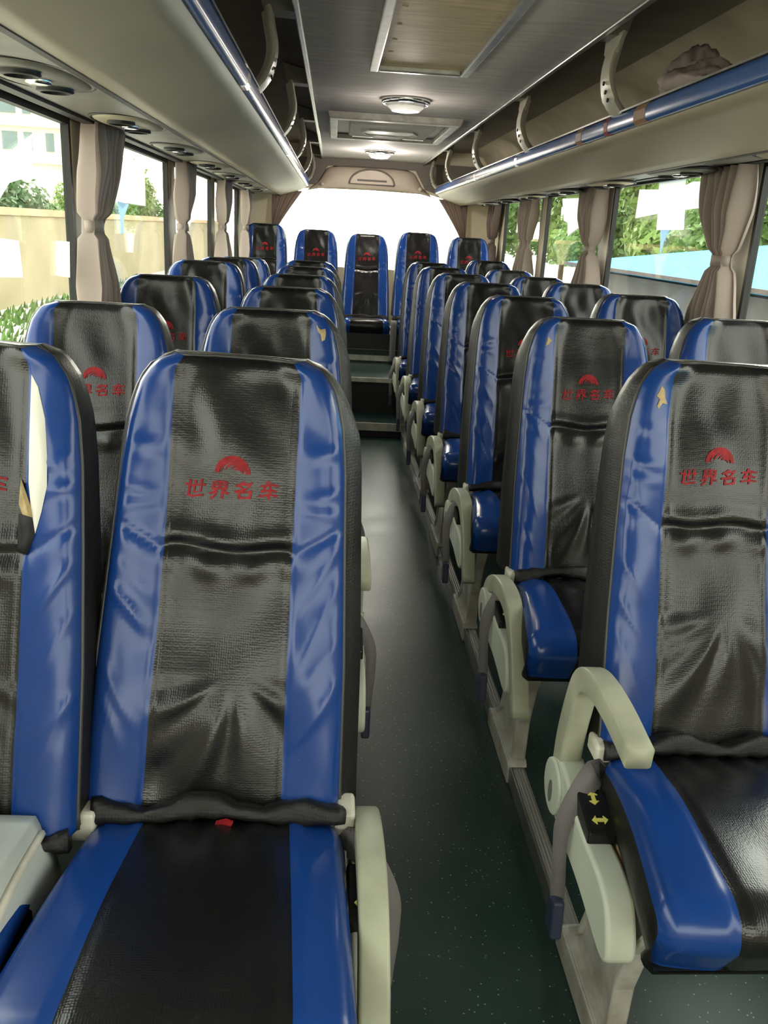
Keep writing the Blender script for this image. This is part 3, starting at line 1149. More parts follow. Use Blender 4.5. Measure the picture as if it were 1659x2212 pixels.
def cushion_mesh(seed, sgn):
    rnd = random.Random(seed + 50)
    off = Vector((seed * 5.3, 2.2, seed))
    NB, NS = 22, 10
    xs = [-2 + i / NS for i in range(NS)] + [-1 + 2 * i / NB for i in range(NB)] + [1 + i / NS for i in range(NS + 1)]
    NP = 52
    ts = [i / NP for i in range(NP + 1)]
    hs = [0, 0.12, 0.3, 0.6, 1.0]                # from top skin down the side
    Y0, Y1 = -0.195, -0.558                      # back and front
    # path of the top skin: back to front, rolling over the front edge and down
    path = []
    for t in ts:
        if t < 0.74:
            q = t / 0.74
            y = Y0 + (Y1 - Y0) * q
            z = 0.462 + 0.024 * q + 0.010 * sin(pi * q) - 0.012 * (1 - q) ** 4
            nrm = Vector((0, 0, 1))
        else:
            q = (t - 0.74) / 0.26
            a = min(1, q / 0.55) * (pi / 2 + 0.12)
            r = 0.052
            y = Y1 - r * sin(a)
            z = 0.486 - r * (1 - cos(a))
            if q > 0.55:
                qq = (q - 0.55) / 0.45
                z -= 0.058 * qq
                y += 0.034 * qq
            nrm = Vector((0, -sin(a), cos(a)))
        path.append((y, z, nrm))

    def fn(a, h, t):
        i = min(NP, max(0, round(t * NP)))
        y, z, nrm = path[i]
        fr_ = min(1, max(0, (Y0 - y) / (Y0 - Y1)))
        hb = 0.099 + 0.022 * fr_
        grow = {0: (0.010, 0.010), 1: (0.036, 0.012), -1: (0.041, 0.014)}[sgn][0 if a < 0 else 1]
        hw = (0.177 if sgn else 0.158) + grow * fr_ ** 1.4 - 0.018 * max(0, 1 - fr_ / 0.12) ** 2
        x = a * hb if abs(a) <= 1 else math.copysign(hb + (abs(a) - 1) * (hw - hb), a)
        u = abs(x) / hw
        d = -0.012 * u ** 4
        q = max(0, (u - 0.88) / 0.12)
        d -= 0.016 * (1 - sqrt(max(0, 1 - q * q)))
        d -= 0.003 * gauss(abs(x) - hb, 0.004)
        d += 0.005 * noise.noise(Vector((x * 8, y * 8, 0)) + off) * (1 - u ** 6)
        if fr_ < 0.35:
            d += 0.004 * sin(x * 120 + seed) * (1 - fr_ / 0.35) * (1 - u ** 6)
        if h == 0:
            return Vector((x, y, z)) + nrm * d
        # sides and underside hang from the edge
        top = Vector((x, y, z)) + nrm * d
        bot = Vector((x * 0.97, max(y, Y1 - 0.02), min(0.372, z - 0.004)))
        out = 0.006 * sin(pi * h) * (1 if u > 0.98 else 0)
        p = top.lerp(bot, h)
        p.x += math.copysign(out, x)
        return p

    def mf(side, a, h, t):
        if side in ('front', 'top'):
            return 0 if abs(a) < 1 else 1
        return 2
    V, Fc, MI = boxmap(xs, hs, ts, fn, mf)
    return V, Fc, MI


def disc(mb_, x0, x1, cy, cz, r, seg=24, mi=0):
    mb_.prism([(cy + r * cos(2 * pi * i / seg), cz + r * sin(2 * pi * i / seg)) for i in range(seg)], 'x', x0, x1, mi)


LEATHERS = [M_BLACK, M_BLUE, M_GUSSET, M_BACK]
PARTS = {}


def shared(key, maker):
    """Build a part's mesh once; later seats reuse its data."""
    if key not in PARTS:
        o = maker()
        PARTS[key] = (o.data, [(m_.type, {'width': m_.width, 'segments': m_.segments}) for m_ in o.modifiers if m_.type == 'BEVEL'])
        return o
    return None


def part(key, name, parent, maker):
    if key in PARTS:
        src = PARTS[key]
        o = src.copy()
        o.name = name
        C.objects.link(o)
        o.parent = parent
        return o
    o = maker(parent)
    PARTS[key] = o
    return o


def arm_path(raised):
    if raised:
        return spline([(0, -0.138, 0.36), (0, -0.140, 0.43), (0, -0.155, 0.50), (0, -0.178, 0.562), (0, -0.215, 0.590), (0, -0.27, 0.602), (0, -0.345, 0.602), (0, -0.432, 0.592)], 5)
    return spline([(0, -0.115, 0.325), (0, -0.125, 0.365), (0, -0.158, 0.408), (0, -0.225, 0.440), (0, -0.31, 0.455), (0, -0.385, 0.448), (0, -0.445, 0.412), (0, -0.505, 0.340), (0, -0.555, 0.262)], 5)


def add_arm(root, sgn, raised):
    """Side panel, hinge disc, arm, switch, belt; sgn is the side of the aisle."""
    xo = sgn * 0.213
    key = 'r' if raised else 'l'

    def mk_arm(par):
        mb_ = MB()
        p = arm_path(raised)
        n = len(p)
        sc = []
        for i in range(n):
            t = i / (n - 1)
            sc.append((1.0, 1.25 - 0.35 * t))
        mb_.sweep([v + Vector((xo, 0, 0)) for v in p], rrect(0.019, 0.020, 0.005, 3), up=Vector((0, 0.3, 1)), scales=sc)
        return mb_.build('armrest', M_ARM, par)
    arm = part(('arm', sgn, key), 'armrest', root, mk_arm)

    def mk_panel(par):
        mb_ = MB()
        out = spline([(0, -0.152, 0.404), (0, -0.115, 0.385), (0, -0.102, 0.345), (0, -0.125, 0.300), (0, -0.20, 0.290), (0, -0.33, 0.284), (0, -0.442, 0.268),
                      (0, -0.475, 0.283), (0, -0.468, 0.320), (0, -0.44, 0.358), (0, -0.39, 0.372), (0, -0.33, 0.372), (0, -0.26, 0.380), (0, -0.20, 0.400), (0, -0.152, 0.404)], 4)[:-1]
        out = [(v.y, v.z) for v in out]
        a, b = xo + sgn * 0.020, xo - sgn * 0.026
        mb_.prism(out, 'x', a, b)
        return bevel(mb_.build('side_panel', M_PANEL, par, smooth=True), 0.008, 3, 50)
    pn_ = part(('panel', sgn), 'side_panel', root, mk_panel)

    def mk_disc(par):
        mb_ = MB()
        disc(mb_, xo + sgn * 0.018, xo + sgn * 0.026, -0.150, 0.345, 0.050)
        return bevel(mb_.build('hinge_disc', M_PANEL, par, smooth=False), 0.004)
    part(('disc', sgn), 'hinge_disc', pn_, mk_disc)

    def mk_slot(par):
        mb_ = MB()
        mb_.prism([(-0.150 + 0.010 * cos(q * pi / 8), 0.335 + 0.021 * sin(q * pi / 8)) for q in range(16)], 'x', xo + sgn * 0.024, xo + sgn * 0.0275)
        return mb_.build('disc_slot', M_STRIP, par, smooth=False)
    part(('slot', sgn), 'disc_slot', pn_, mk_slot)

    def mk_switch(par):
        mb_ = MB()
        mb_.prism([(-0.25, 0.372), (-0.335, 0.362), (-0.335, 0.392), (-0.25, 0.412)], 'x', xo + sgn * 0.016, xo - sgn * 0.030)
        return bevel(mb_.build('switch', M_SWITCH, par, smooth=False), 0.004)
    sw = part(('switch', sgn), 'switch', root, mk_switch)

    for q_, (cy, cz, swap) in enumerate(((-0.270, 0.4075, False), (-0.312, 0.3978, True))):
        def mk_arrow(par):
            mb_ = MB()
            nrm = Vector((0, -0.23, 1)).normalized()
            ay, ax_ = Vector((0, -1, -0.23)).normalized(), Vector((1, 0, 0))
            d1, d2 = (ax_, ay) if swap else (ay, ax_)
            c = Vector((xo - sgn * 0.007, cy, cz)) + nrm * 0.0012
            pl = [(-0.013, 0), (-0.006, 0.008), (-0.006, 0.003), (0.006, 0.003), (0.006, 0.008), (0.013, 0), (0.006, -0.008), (0.006, -0.003), (-0.006, -0.003), (-0.006, -0.008)]
            top = [c + d1 * u_ + d2 * v_ + nrm * 0.001 for u_, v_ in pl]
            bot = [v - nrm * 0.002 for v in top]
            n = len(pl)
            mb_.add(top + bot, [list(range(n))] + [(i, (i + 1) % n, n + (i + 1) % n, n + i) for i in range(n)])
            return mb_.build('arrow_mark', M_YELLOW, par, smooth=False)
        part(('arrow', sgn, q_), 'arrow_mark', sw, mk_arrow)

    def mk_belt(par):
        mb_ = MB()
        xi, xo2 = xo - sgn * 0.034, xo + sgn * 0.034
        p = spline([(xi, -0.20, 0.40), (xi + sgn * 0.010, -0.222, 0.425), (xo + sgn * 0.004, -0.252, 0.418), (xo2, -0.268, 0.365), (xo2 + sgn * 0.004, -0.275, 0.31), (xo2, -0.278, 0.255), (xo2 - sgn * 0.002, -0.279, 0.215)], 5)
        n = len(p)
        sc = [(1 - 0.55 * min(1, i / (n - 1) * 1.6), 1) for i in range(n)]
        mb_.sweep(p, [(-0.026, -0.0012), (0.026, -0.0012), (0.026, 0.0012), (-0.026, 0.0012)], up=Vector((sgn * 0.45, -1.0, 0.35)), scales=sc)
        return mb_.build('seat_belt', M_STRAP, par)
    blt = part(('belt', sgn), 'seat_belt', root, mk_belt)

    def mk_buckle(par):
        mb_ = MB()
        x_ = xo + sgn * 0.032
        mb_.prism([(-0.262, 0.222), (-0.296, 0.222), (-0.302, 0.150), (-0.256, 0.150)], 'x', x_ - 0.010, x_ + 0.010)
        return bevel(mb_.build('buckle', M_BUCKLE, par, smooth=False), 0.005)
    part(('buckle', sgn), 'buckle', blt, mk_buckle)


def add_pedestal(root, sgn, depth_in=0.0):
    def mk(par):
        mb_ = MB()
        xf = -sgn * -0.167                       # foot sits on the rail
        # pressed plate: narrow at the seat frame, long foot on the rail
        prof = [(-0.175, 0.050), (-0.225, 0.10), (-0.255, 0.18), (-0.265, 0.27), (-0.235, 0.345), (-0.215, 0.372), (-0.50, 0.372), (-0.478, 0.335), (-0.43, 0.26), (-0.40, 0.16), (-0.395, 0.050)]
        n = len(prof)
        a = [(xf + sgn * 0.006 - sgn * 0.00 * z, y, z) for y, z in prof]
        b = [(xf - sgn * 0.016, y, z) for y, z in prof]
        mb_.add(a + b, [list(range(n)), list(range(n, 2 * n))[::-1]] + [(i, (i + 1) % n, n + (i + 1) % n, n + i) for i in range(n)])
        # flanged edges
        for idx_ in ((0, 1, 2, 3, 4), (10, 9, 8, 7)):
            mb_.sweep([Vector((xf - sgn * 0.004, prof[i][0], prof[i][1])) for i in idx_], rrect(0.017, 0.007, 0.004, 2), up=Vector((0, 1, 0.2)))
        return bevel(mb_.build('pedestal', M_PED, par, smooth=False), 0.004)
    pd = part(('ped', sgn), 'pedestal', root, mk)

    def mk_foot(par):
        mb_ = MB()
        xf = sgn * 0.167
        mb_.prism([(-0.155, 0.002), (-0.155, 0.050), (-0.17, 0.058), (-0.41, 0.058), (-0.425, 0.050), (-0.425, 0.002)], 'x', xf + sgn * 0.026, xf + sgn * 0.020)
        mb_.prism([(-0.155, 0.046), (-0.17, 0.058), (-0.41, 0.058), (-0.425, 0.046)], 'x', xf + sgn * 0.022, xf - sgn * 0.022)
        return bevel(mb_.build('rail_clamp', M_PED, par, smooth=False), 0.003)
    part(('foot', sgn), 'rail_clamp', pd, mk_foot)

    def mk_frame(par):
        mb_ = MB()
        mb_.box(-0.182, 0.182, -0.530, -0.20, 0.348, 0.370)
        return mb_.build('seat_base', M_PLY, par, smooth=False)
    part(('frame',), 'seat_base', root, mk_frame)


def add_legs(root):
    for sx_ in (-0.15, 0.15):
        def mk(par):
            mb_ = MB()
            mb_.box(sx_ - 0.015, sx_ + 0.015, -0.42, -0.30, 0.0, 0.36)
            return bevel(mb_.build('leg', M_PED, par, smooth=False), 0.004)
        part(('leg', sx_), 'leg', root, mk)

    def mk_frame(par):
        mb_ = MB()
        mb_.box(-0.182, 0.182, -0.530, -0.20, 0.348, 0.370)
        return mb_.build('seat_base', M_PLY, par, smooth=False)
    part(('frame',), 'seat_base', root, mk_frame)


def make_seat(x, y, label, group, variant, sgn=0, raised=False, dz=0.0, z=0.0, back_dz=0.0, foot=True, hinge=True):
    root = thing('bus_seat', label, 'bus seat', (x, y, z), group)
    seed, amount = variant

    def mk_back(par):
        V, Fc, MI, wr = backrest_mesh(seed, amount, sgn)
        return finish('backrest', V, Fc, LEATHERS, par, MI)
    bk = part(('back', variant, sgn), 'backrest', root, mk_back)

    def mk_logo(par):
        o_ = strokes_logo(make_wrinkle(seed, amount)).build('printed_emblem', M_RED, par, smooth=False)
        o_['label'] = 'red half-round emblem over four characters'
        return o_
    part(('logo', variant), 'printed_emblem', bk, mk_logo)

    def mk_piping(par):
        mb_ = MB()
        mb_.tube(back_outline(), 0.0032, 6)
        return mb_.build('piping', M_PIPING, par)
    part(('piping',), 'piping', bk, mk_piping)
    if back_dz:
        bk.location.z = back_dz

    def mk_cush(par):
        V, Fc, MI = cushion_mesh(seed, sgn)
        return finish('cushion', V, Fc, LEATHERS, par, MI)
    part(('cush', seed, sgn), 'cushion', root, mk_cush)

    def mk_flap(par):
        mb_ = MB()
        pts = []
        rnd = random.Random(seed)
        for i in range(29):
            xx = -0.177 + 0.354 * i / 28
            pts.append(Vector((xx, -0.208 + 0.004 * sin(i * 0.6 + seed) + rnd.uniform(-.001, .001), 0.458 + 0.005 * sin(i * 0.45 + seed * 2) + 0.010 * sin(pi * i / 28))))
        mb_.sweep(pts, rrect(0.024, 0.017, 0.010, 3), up=Vector((0, 0.5, 1)), scales=[(0.95 + 0.12 * sin(i * 0.7 + seed), 0.80 + 0.26 * sin(i * 0.55 + seed * 1.3) + 0.10 * sin(i * 1.9)) for i in range(29)])
        return mb_.build('back_flap', M_GUSSET, par)
    part(('flap', seed), 'back_flap', root, mk_flap)
    if hinge and sgn:
        for sx_ in (-1, 1):
            def mk_h(par):
                mb_ = MB()
                if sx_ == -sgn:
                    mb_.box(sx_ * 0.190 - 0.024, sx_ * 0.190 + 0.024, -0.235, -0.165, 0.430, 0.476)
                    return bevel(mb_.build('hinge_cover', M_CREAM, par, smooth=False), 0.006)
                mb_.box(sx_ * 0.178 - 0.014, sx_ * 0.178 + 0.016, -0.216, -0.165, 0.436, 0.468)
                return bevel(mb_.build('hinge_cover', M_CREAM, par, smooth=False), 0.006)
            part(('hinge', sx_, sgn), 'hinge_cover', root, mk_h)
    if sgn:
        add_arm(root, sgn, raised)
    if foot:
        if sgn:
            add_pedestal(root, sgn)
        else:
            add_legs(root)
    return root


def surface_patch(seat, variant, pts, name, m, label=None, lift=0.0025):
    """A ragged patch lying on the leather of one seat."""
    wr = make_wrinkle(*variant)
    bk = [c for c in seat.children if c.name.startswith('backrest')][0]
    n = len(pts)
    cx = sum(p[0] for p in pts) / n
    cz = sum(p[1] for p in pts) / n
    V = [front_xyz(cx, cz, wr, lift)]
    rings = 3
    for r in range(1, rings + 1):
        for (x, z) in pts:
            f = r / rings
            V.append(front_xyz(cx + (x - cx) * f, cz + (z - cz) * f, wr, lift if r < rings else 0.0006))
    Fc = [(0, 1 + i, 1 + (i + 1) % n) for i in range(n)]
    for r in range(rings - 1):
        a, b = 1 + r * n, 1 + (r + 1) * n
        Fc += [(a + i, b + i, b + (i + 1) % n, a + (i + 1) % n) for i in range(n)]
    o = finish(name, V, Fc, m, bk)
    if label:
        o['label'] = label
    return o


VA, VB, VC, VD = (1, 1.0), (2, 0.8), (3, 0.9), (5, 0.55)
ORD = ('nearest', 'second', 'third', 'fourth', 'fifth', 'sixth', 'seventh')
XLA, XRA, XLW, XRW = -0.136, 0.653, -0.515, 1.045
PL, PR = 0.774, 0.760
left_aisle_y = [1.247] + [1.238 + PL * i for i in range(1, 6)]
right_aisle_y = [1.424 + PR * i for i in range(7)]

seats = {}
GL, GR = 'aisle seats of the left rows', 'aisle seats of the right rows'
lab_L = ['nearest left aisle seat, wrinkled leather, its whole seat cushion in view',
         'second left aisle seat, torn patch on its top right corner, armrest raised beside the aisle',
         'third left aisle seat, blue corners just showing over the torn one before it',
         'fourth left aisle seat from the front, only its dark top edge and right stripe showing',
         'fifth left aisle seat from the front, only the rim of its top showing',
         'last left aisle seat, its rim just before the rear bench']
for i, y in enumerate(left_aisle_y):
    v = (VA, VB, VC, VD, VB, VC)[i]
    seats['LA', i] = make_seat(XLA, y, lab_L[i], GL, v, sgn=1, raised=(i == 1))
lab_R = ['nearest right aisle seat, armrest raised over its cushion, worn patch on the top corner',
         'second right aisle seat, scuffed top left corner, armrest folded down beside a hanging belt',
         'third right aisle seat, red emblem half hidden by the scuffed seat before it',
         'fourth right aisle seat from the front, pale shine on its black panel',
         'fifth right aisle seat from the front, a narrow blue stripe above its folded armrest',
         'sixth right aisle seat from the front, narrow blue stripe beside the steps',
         'last right aisle seat, beside the steps to the rear bench']
for i, y in enumerate(right_aisle_y):
    v = (VB, VD, VC, VA, VB, VD, VC)[i]
    seats['RA', i] = make_seat(XRA, y, lab_R[i], GR, v, sgn=-1, raised=(i == 0))
lab_LW = ['nearest left window seat, cover split open over white foam beside the blue stripe',
          'second left window seat, red emblem in full view under the first curtain',
          'third left window seat, its top left corner in front of the window glass',
          'fourth left window seat, beside the second curtain', 'fifth left window seat, near the third curtain',
          'last left window seat, before the rear corner pillar']
dzs = [0.012, 0.0, 0.016, 0.032, 0.02, 0.0]
for i in range(6):
    y = (1.19, 1.96, 2.80, 3.62, 4.36, 5.10)[i]
    seats['LW', i] = make_seat(XLW, y, lab_LW[i], 'window seats of the left rows', (VC, VD, VB, VA, VC, VD)[i], back_dz=dzs[i])
lab_RW = ['window seat at the right edge of the picture, pale shine over its black panel',
          'right window seat with a shiny blue left stripe behind the scuffed aisle seat',
          'right window seat with the top of its red emblem showing, beside the second curtain',
          'fourth right window seat in view, ruffled dark top edge beside the third curtain',
          'fifth right window seat in view, small and shiny before the last side window',
          'last right window seat, smallest before the rear bench']
for i in range(6):
    y = 1.424 + PR * (i + 1) - 0.0
    seats['RW', i] = make_seat(XRW, y, lab_RW[i], 'window seats of the right rows', (VD, VA, VB, VC, VD, VA)[i], back_dz=(0.016, 0.024, 0.0, 0.004, 0.004, 0.0)[i])
lab_B = ['left corner seat of the rear bench, beside the beige pillar', 'rear bench seat second from the left, before the white window',
         'middle seat of the rear bench, at the end of the aisle', 'rear bench seat second from the right, before the white window', 'right corner seat of the rear bench, under the rear curtain']
for i, x in enumerate((-0.532, -0.140, 0.255, 0.650, 1.050)):
    v = (VB, VC, VD, VA, VB)[i]
    s_ = make_seat(x, 7.0, lab_B[i], 'rear bench seats', v, z=0.425, foot=False, hinge=False)
    s_.location.z = 0.155 + (0.02 if i == 0 else 0)
    seats['B', i] = s_
    mb = MB()
    mb.box(-0.19, 0.19, -0.60, 0.02, 0.272 - (0.02 if i == 0 else 0), 0.385)
    mb.build('bench_base', M_STEP, s_, smooth=False)

# covers pulled askew on the nearest seats
for k_, ang, dx in ((('LA', 0), 1.7, -0.012), (('RA', 0), 0.8, 0.004), (('LW', 0), 1.2, 0.0)):
    for c_ in seats[k_].children:
        if c_.name.startswith('backrest'):
            c_.matrix_basis = Matrix.Translation((dx, 0, ZB)) @ Matrix.Rotation(radians(ang), 4, 'Y') @ Matrix.Translation((0, 0, -ZB)) @ c_.matrix_basis
seats['LW', 0].location.x = -0.505

# worn and torn spots
surface_patch(seats['RA', 0], VB, [(-0.112, 1.036), (-0.106, 1.030), (-0.103, 1.016), (-0.098, 1.006), (-0.108, 1.008), (-0.114, 0.999), (-0.118, 1.003), (-0.114, 1.014), (-0.120, 1.020), (-0.116, 1.026)], 'worn_patch', M_TAN, 'tan foam showing through worn leather')
surface_patch(seats['RA', 1], VD, [(-0.112, 1.030), (-0.106, 1.024), (-0.100, 1.020), (-0.108, 1.012), (-0.118, 1.006), (-0.114, 1.020)], 'worn_patch', M_TAN, 'tan foam showing through worn leather')
surface_patch(seats['LA', 1], VB, [(0.102, 1.048), (0.108, 1.040), (0.112, 1.038), (0.122, 1.040), (0.124, 1.030), (0.122, 1.016), (0.115, 1.012), (0.112, 1.026), (0.105, 1.034)], 'worn_patch', M_TAN, 'tan foam showing through torn leather')
surface_patch(seats['LW', 0], VC, [(0.094, 1.040), (0.104, 1.025), (0.116, 0.985), (0.121, 0.94), (0.123, 0.90), (0.116, 0.865), (0.108, 0.835), (0.101, 0.862), (0.096, 0.90), (0.0945, 0.96)], 'torn_opening', M_FOAM, 'white foam bulging from the split seam', 0.006)
surface_patch(seats['LW', 0], VC, [(0.085, 0.905), (0.100, 0.870), (0.104, 0.855), (0.088, 0.856), (0.083, 0.872)], 'torn_foam', M_TAN, 'tan foam in the split seam', 0.009)
surface_patch(seats['LW', 0], VC, [(0.083, 0.858), (0.104, 0.856), (0.108, 0.835), (0.098, 0.806), (0.082, 0.806)], 'torn_lining', M_THREAD, 'dark lining in the split seam', 0.0075)

# red tag under the nearest left backrest
mb = MB()
mb.prism([(-0.012, 0.0), (0.010, -0.002), (0.014, 0.007), (0.004, 0.011), (-0.010, 0.007)], 'y', -0.004, 0.0)
t_ = mb.build('cloth_tag', M_RED, seats['LA', 0], smooth=False)
t_.location = (0.010, -0.236, 0.462)
t_['label'] = 'small red cloth tag'

# grey cover on the nearest window seat cushion
mb = MB()
V, Fc = [], []
n1_, n2_ = 16, 18
for j in range(n2_ + 1):
    for i in range(n1_ + 1):
        u, t = i / n1_, j / n2_
        x = -0.19 + 0.374 * u
        y = -0.21 - 0.36 * t
        z = 0.505 + 0.014 * noise.noise(Vector((x * 9, y * 9, 4.4))) + 0.006 * sin(u * 14 + t * 5) * (1 - t) + 0.016 * sin(pi * t) - 0.02 * abs(2 * u - 1) ** 4 - 0.21 * max(0, (u - 0.86) / 0.14) ** 2
        V.append((x, y, z))
for j in range(n2_):
    for i in range(n1_):
        a = j * (n1_ + 1) + i
        Fc.append((a, a + 1, a + n1_ + 2, a + n1_ + 1))
o = finish('cushion_cover', V, Fc, mat('pale grey vinyl', (0.55, 0.58, 0.55), 0.35), seats['LW', 0])
o.modifiers.new('solid', 'SOLIDIFY').thickness = 0.004
o['label'] = 'loose pale grey vinyl cover'
mb = MB()
mb.tube(spline([(0.146, -0.22, 0.478), (0.148, -0.34, 0.492), (0.152, -0.48, 0.486)], 6), 0.006, 8)
mb.build('cover_piping', M_CREAM, o)

# hanging belt on the rear bench
t = thing('lap_belt', 'grey lap belt hanging down between the rear bench seats at the end of the aisle', 'seat belt', (0.452, 6.39, 0.62))
mb = MB()
mb.sweep(spline([(0, 0.10, 0.012), (0, 0.04, 0.018), (0, 0.0, 0.004), (0, -0.008, -0.06), (0, -0.010, -0.16), (0, -0.008, -0.28)], 5), [(-0.022, -0.0015), (0.022, -0.0015), (0.022, 0.0015), (-0.022, 0.0015)], up=Vector((0, -1, 0.3)))
mb.build('strap', M_STRAP, t)
mb = MB()
mb.box(-0.024, 0.024, -0.02, 0.004, -0.345, -0.272)
bevel(mb.build('buckle', M_DARK, t, smooth=False), 0.005)


# ------------------------------------------------------------------ curtains
def curtain(label, x, yc, wt, wm, wb, inward, y_tie=None, z0=0.90, zt_=1.512, ztie=1.226, m=None, axis='y', pleats=6, seed=0, tie=True):
    """Pleated drape gathered by a tie; axis is the direction it spreads along."""
    t = thing('curtain', label, 'curtain', (0, 0, 0), 'window curtains')
    nu, nv = 96, 44
    V, Fc = [], []
    y_tie = yc if y_tie is None else y_tie
    rnd = random.Random(seed)
    ph = rnd.uniform(0, 6)
    for j in range(nv + 1):
        z = zt_ + (z0 - zt_) * j / nv
        if z > ztie:
            q = (z - ztie) / (zt_ - ztie)
            e = 1 - (1 - q) ** 2.2
            wd = wm + (wt - wm) * (0.25 * q + 0.75 * e)
            c = y_tie + (yc - y_tie) * q
        else:
            q = (ztie - z) / (ztie - z0)
            wd = wm + (wb - wm) * (q ** 0.75)
            c = y_tie + (yc - y_tie) * q * 0.4
        amp = 0.026 + 0.012 * (1 - abs(q - 0.5) * 2)
        if abs(z - ztie) < 0.03:
            amp = 0.017
        for i in range(nu + 1):
            u = i / nu
            s_ = u - 0.5
            bend = 0.5 * noise.noise(Vector((u * 3, z * 2.5, seed)))
            wv_ = sin(u * pleats * 2 * pi + ph + bend * 1.6)
            dep = amp * math.copysign(abs(wv_) ** 0.7, wv_) + 0.012 * noise.noise(Vector((u * 6, z * 6, seed + 3)))
            a = c + s_ * wd
            b = x + inward * (0.026 + dep)
            V.append((b, a, z) if axis == 'y' else (a, b, z))
    for j in range(nv):
        for i in range(nu):
            a = j * (nu + 1) + i
            Fc.append((a, a + 1, a + nu + 2, a + nu + 1))
    o = finish('drape', V, Fc, m or M_CURT, t)
    if tie:
        mb_ = MB()
        ring = []
        for q in range(20):
            a = 2 * pi * q / 20
            ring.append((y_tie + (wm / 2 + 0.006) * cos(a), x + inward * (0.026 + 0.024 * sin(a))))
        P = [Vector((b, a, ztie)) if axis == 'y' else Vector((a, b, ztie)) for a, b in ring]
        mb_.sweep(P, [(-0.002, -0.016), (0.002, -0.016), (0.002, 0.016), (-0.002, 0.016)], closed=True)
        mb_.build('tie_band', m or M_CURT, t)
    return t


xl_, xr_ = XL + 0.035, XR - 0.035
curtain('large taupe curtain tied at the waist on the first left pillar', xl_, 2.78, 0.36, 0.075, 0.34, 1, 2.60, seed=1)
curtain('taupe curtain tied at the waist on the second left pillar', xl_, 4.22, 0.34, 0.075, 0.36, 1, 4.10, seed=2)
curtain('taupe curtain tied at the waist on the third left pillar', xl_, 5.66, 0.34, 0.075, 0.36, 1, 5.54, seed=3)
curtain('taupe curtain in the left rear corner beside the last window', xl_, 6.98, 0.24, 0.10, 0.28, 1, 6.95, seed=4)
curtain('large taupe curtain tied at the waist on the first right pillar', xr_, 2.90, 0.33, 0.085, 0.34, -1, 2.84, seed=5)
curtain('taupe curtain tied at the waist on the second right pillar', xr_, 4.42, 0.36, 0.09, 0.42, -1, 4.36, seed=6)
curtain('taupe curtain on the third right pillar, hanging loosely drawn in', xr_, 5.85, 0.36, 0.20, 0.44, -1, 5.85, seed=7, tie=False)
curtain('dark brown curtain in the right rear corner beside the last window', xr_, 7.12, 0.30, 0.12, 0.32, -1, 7.15, seed=8, m=M_CURTD)


def corner_drape(label, s, x0, m, seed):
    """Drape swept aside at the top corner of the rear window."""
    t = thing('curtain', label, 'curtain', (0, 0, 0), 'rear window curtains')
    V, Fc = [], []
    nu, nv = 30, 24
    for j in range(nv + 1):
        q = j / nv
        z = 1.535 - 0.30 * q
        wd = 0.20 * (1 - q) ** 1.1 + 0.05
        for i in range(nu + 1):
            u = i / nu
            x = x0 + s * (u * wd)
            y = YB - 0.055 + 0.014 * sin(u * 26 + q * 2 + seed)
            V.append((x, y, z + 0.03 * (1 - u) * (1 - q) * 0))
    for j in range(nv):
        for i in range(nu):
            a = j * (nu + 1) + i
            Fc.append((a, a + 1, a + nu + 2, a + nu + 1))
    finish('drape', V, Fc, m, t)


corner_drape('short brown drape at the left edge of the rear window', 1, RW0 - 0.01, M_CURTD, 1)
corner_drape('short brown drape at the right edge of the rear window', -1, RW1 + 0.01, M_CURTD, 2)


# ------------------------------------------------------------------ papers stuck on the panes
def paper(label, x, pts, m=None, name='paper_sheet'):
    mb_ = MB()
    mb_.prism(pts, 'x', x - 0.0006, x + 0.0006)
    o = mb_.build(name, m or M_PAPER, smooth=False)
    tag(o, label, 'paper', 'papers stuck on the windows')
    return o


XGL, XGR = XL - 0.006, XR + 0.006


def ly(v):                                       # measured on x=-0.73 -> glass plane
    return [(y * XGL / -0.73, 1.2572 + (z - 1.2572) * XGL / -0.73) for y, z in v]


def ry(v):
    return [(y * XGR / 1.30, 1.2572 + (z - 1.2572) * XGR / 1.30) for y, z in v]


paper('white paper sheet with a torn tail, on the second left window', XGL, ly([(3.02, 1.452), (3.563, 1.445), (3.558, 1.30), (3.24, 1.303), (3.17, 1.285), (2.975, 1.322)]))
paper('pale blue paper drip hanging under the white sheet on the second left window', XGL + 0.002, ly([(3.10, 1.305), (3.27, 1.300), (3.19, 1.258), (3.17, 1.20), (3.13, 1.20), (3.13, 1.26)]), M_BLUEPAPER)
paper('slanted white paper sheet on the nearest left window', XGL, ly([(1.98, 1.34), (2.06, 1.362), (2.276, 1.432), (2.263, 1.338), (2.102, 1.315), (2.0, 1.26)]))
paper('square white paper low on the nearest left window', XGL, ly([(1.95, 1.202), (2.134, 1.191), (2.145, 1.108), (1.96, 1.118)]))
paper('small white paper by the first left pillar', XGL, ly([(2.42, 1.187), (2.535, 1.183), (2.52, 1.088), (2.402, 1.1)]))
paper('white paper sheet shaped like a cross with one curved arm, on the second right window', XGR, ry([(3.652, 1.505), (3.374, 1.505), (3.37, 1.482), (3.30, 1.492), (3.205, 1.487), (3.10, 1.462), (3.043, 1.423), (3.01, 1.33), (3.10, 1.382), (3.20, 1.398), (3.34, 1.394), (3.32, 1.323), (3.608, 1.322), (3.62, 1.385), (3.889, 1.370), (3.884, 1.488), (3.648, 1.478)]))
paper('white paper with a torn corner on the third right window', XGR, ry([(5.209, 1.492), (4.68, 1.480), (4.62, 1.345), (4.80, 1.330), (4.95, 1.30), (4.99, 1.285), (5.03, 1.36), (5.12, 1.37)]))
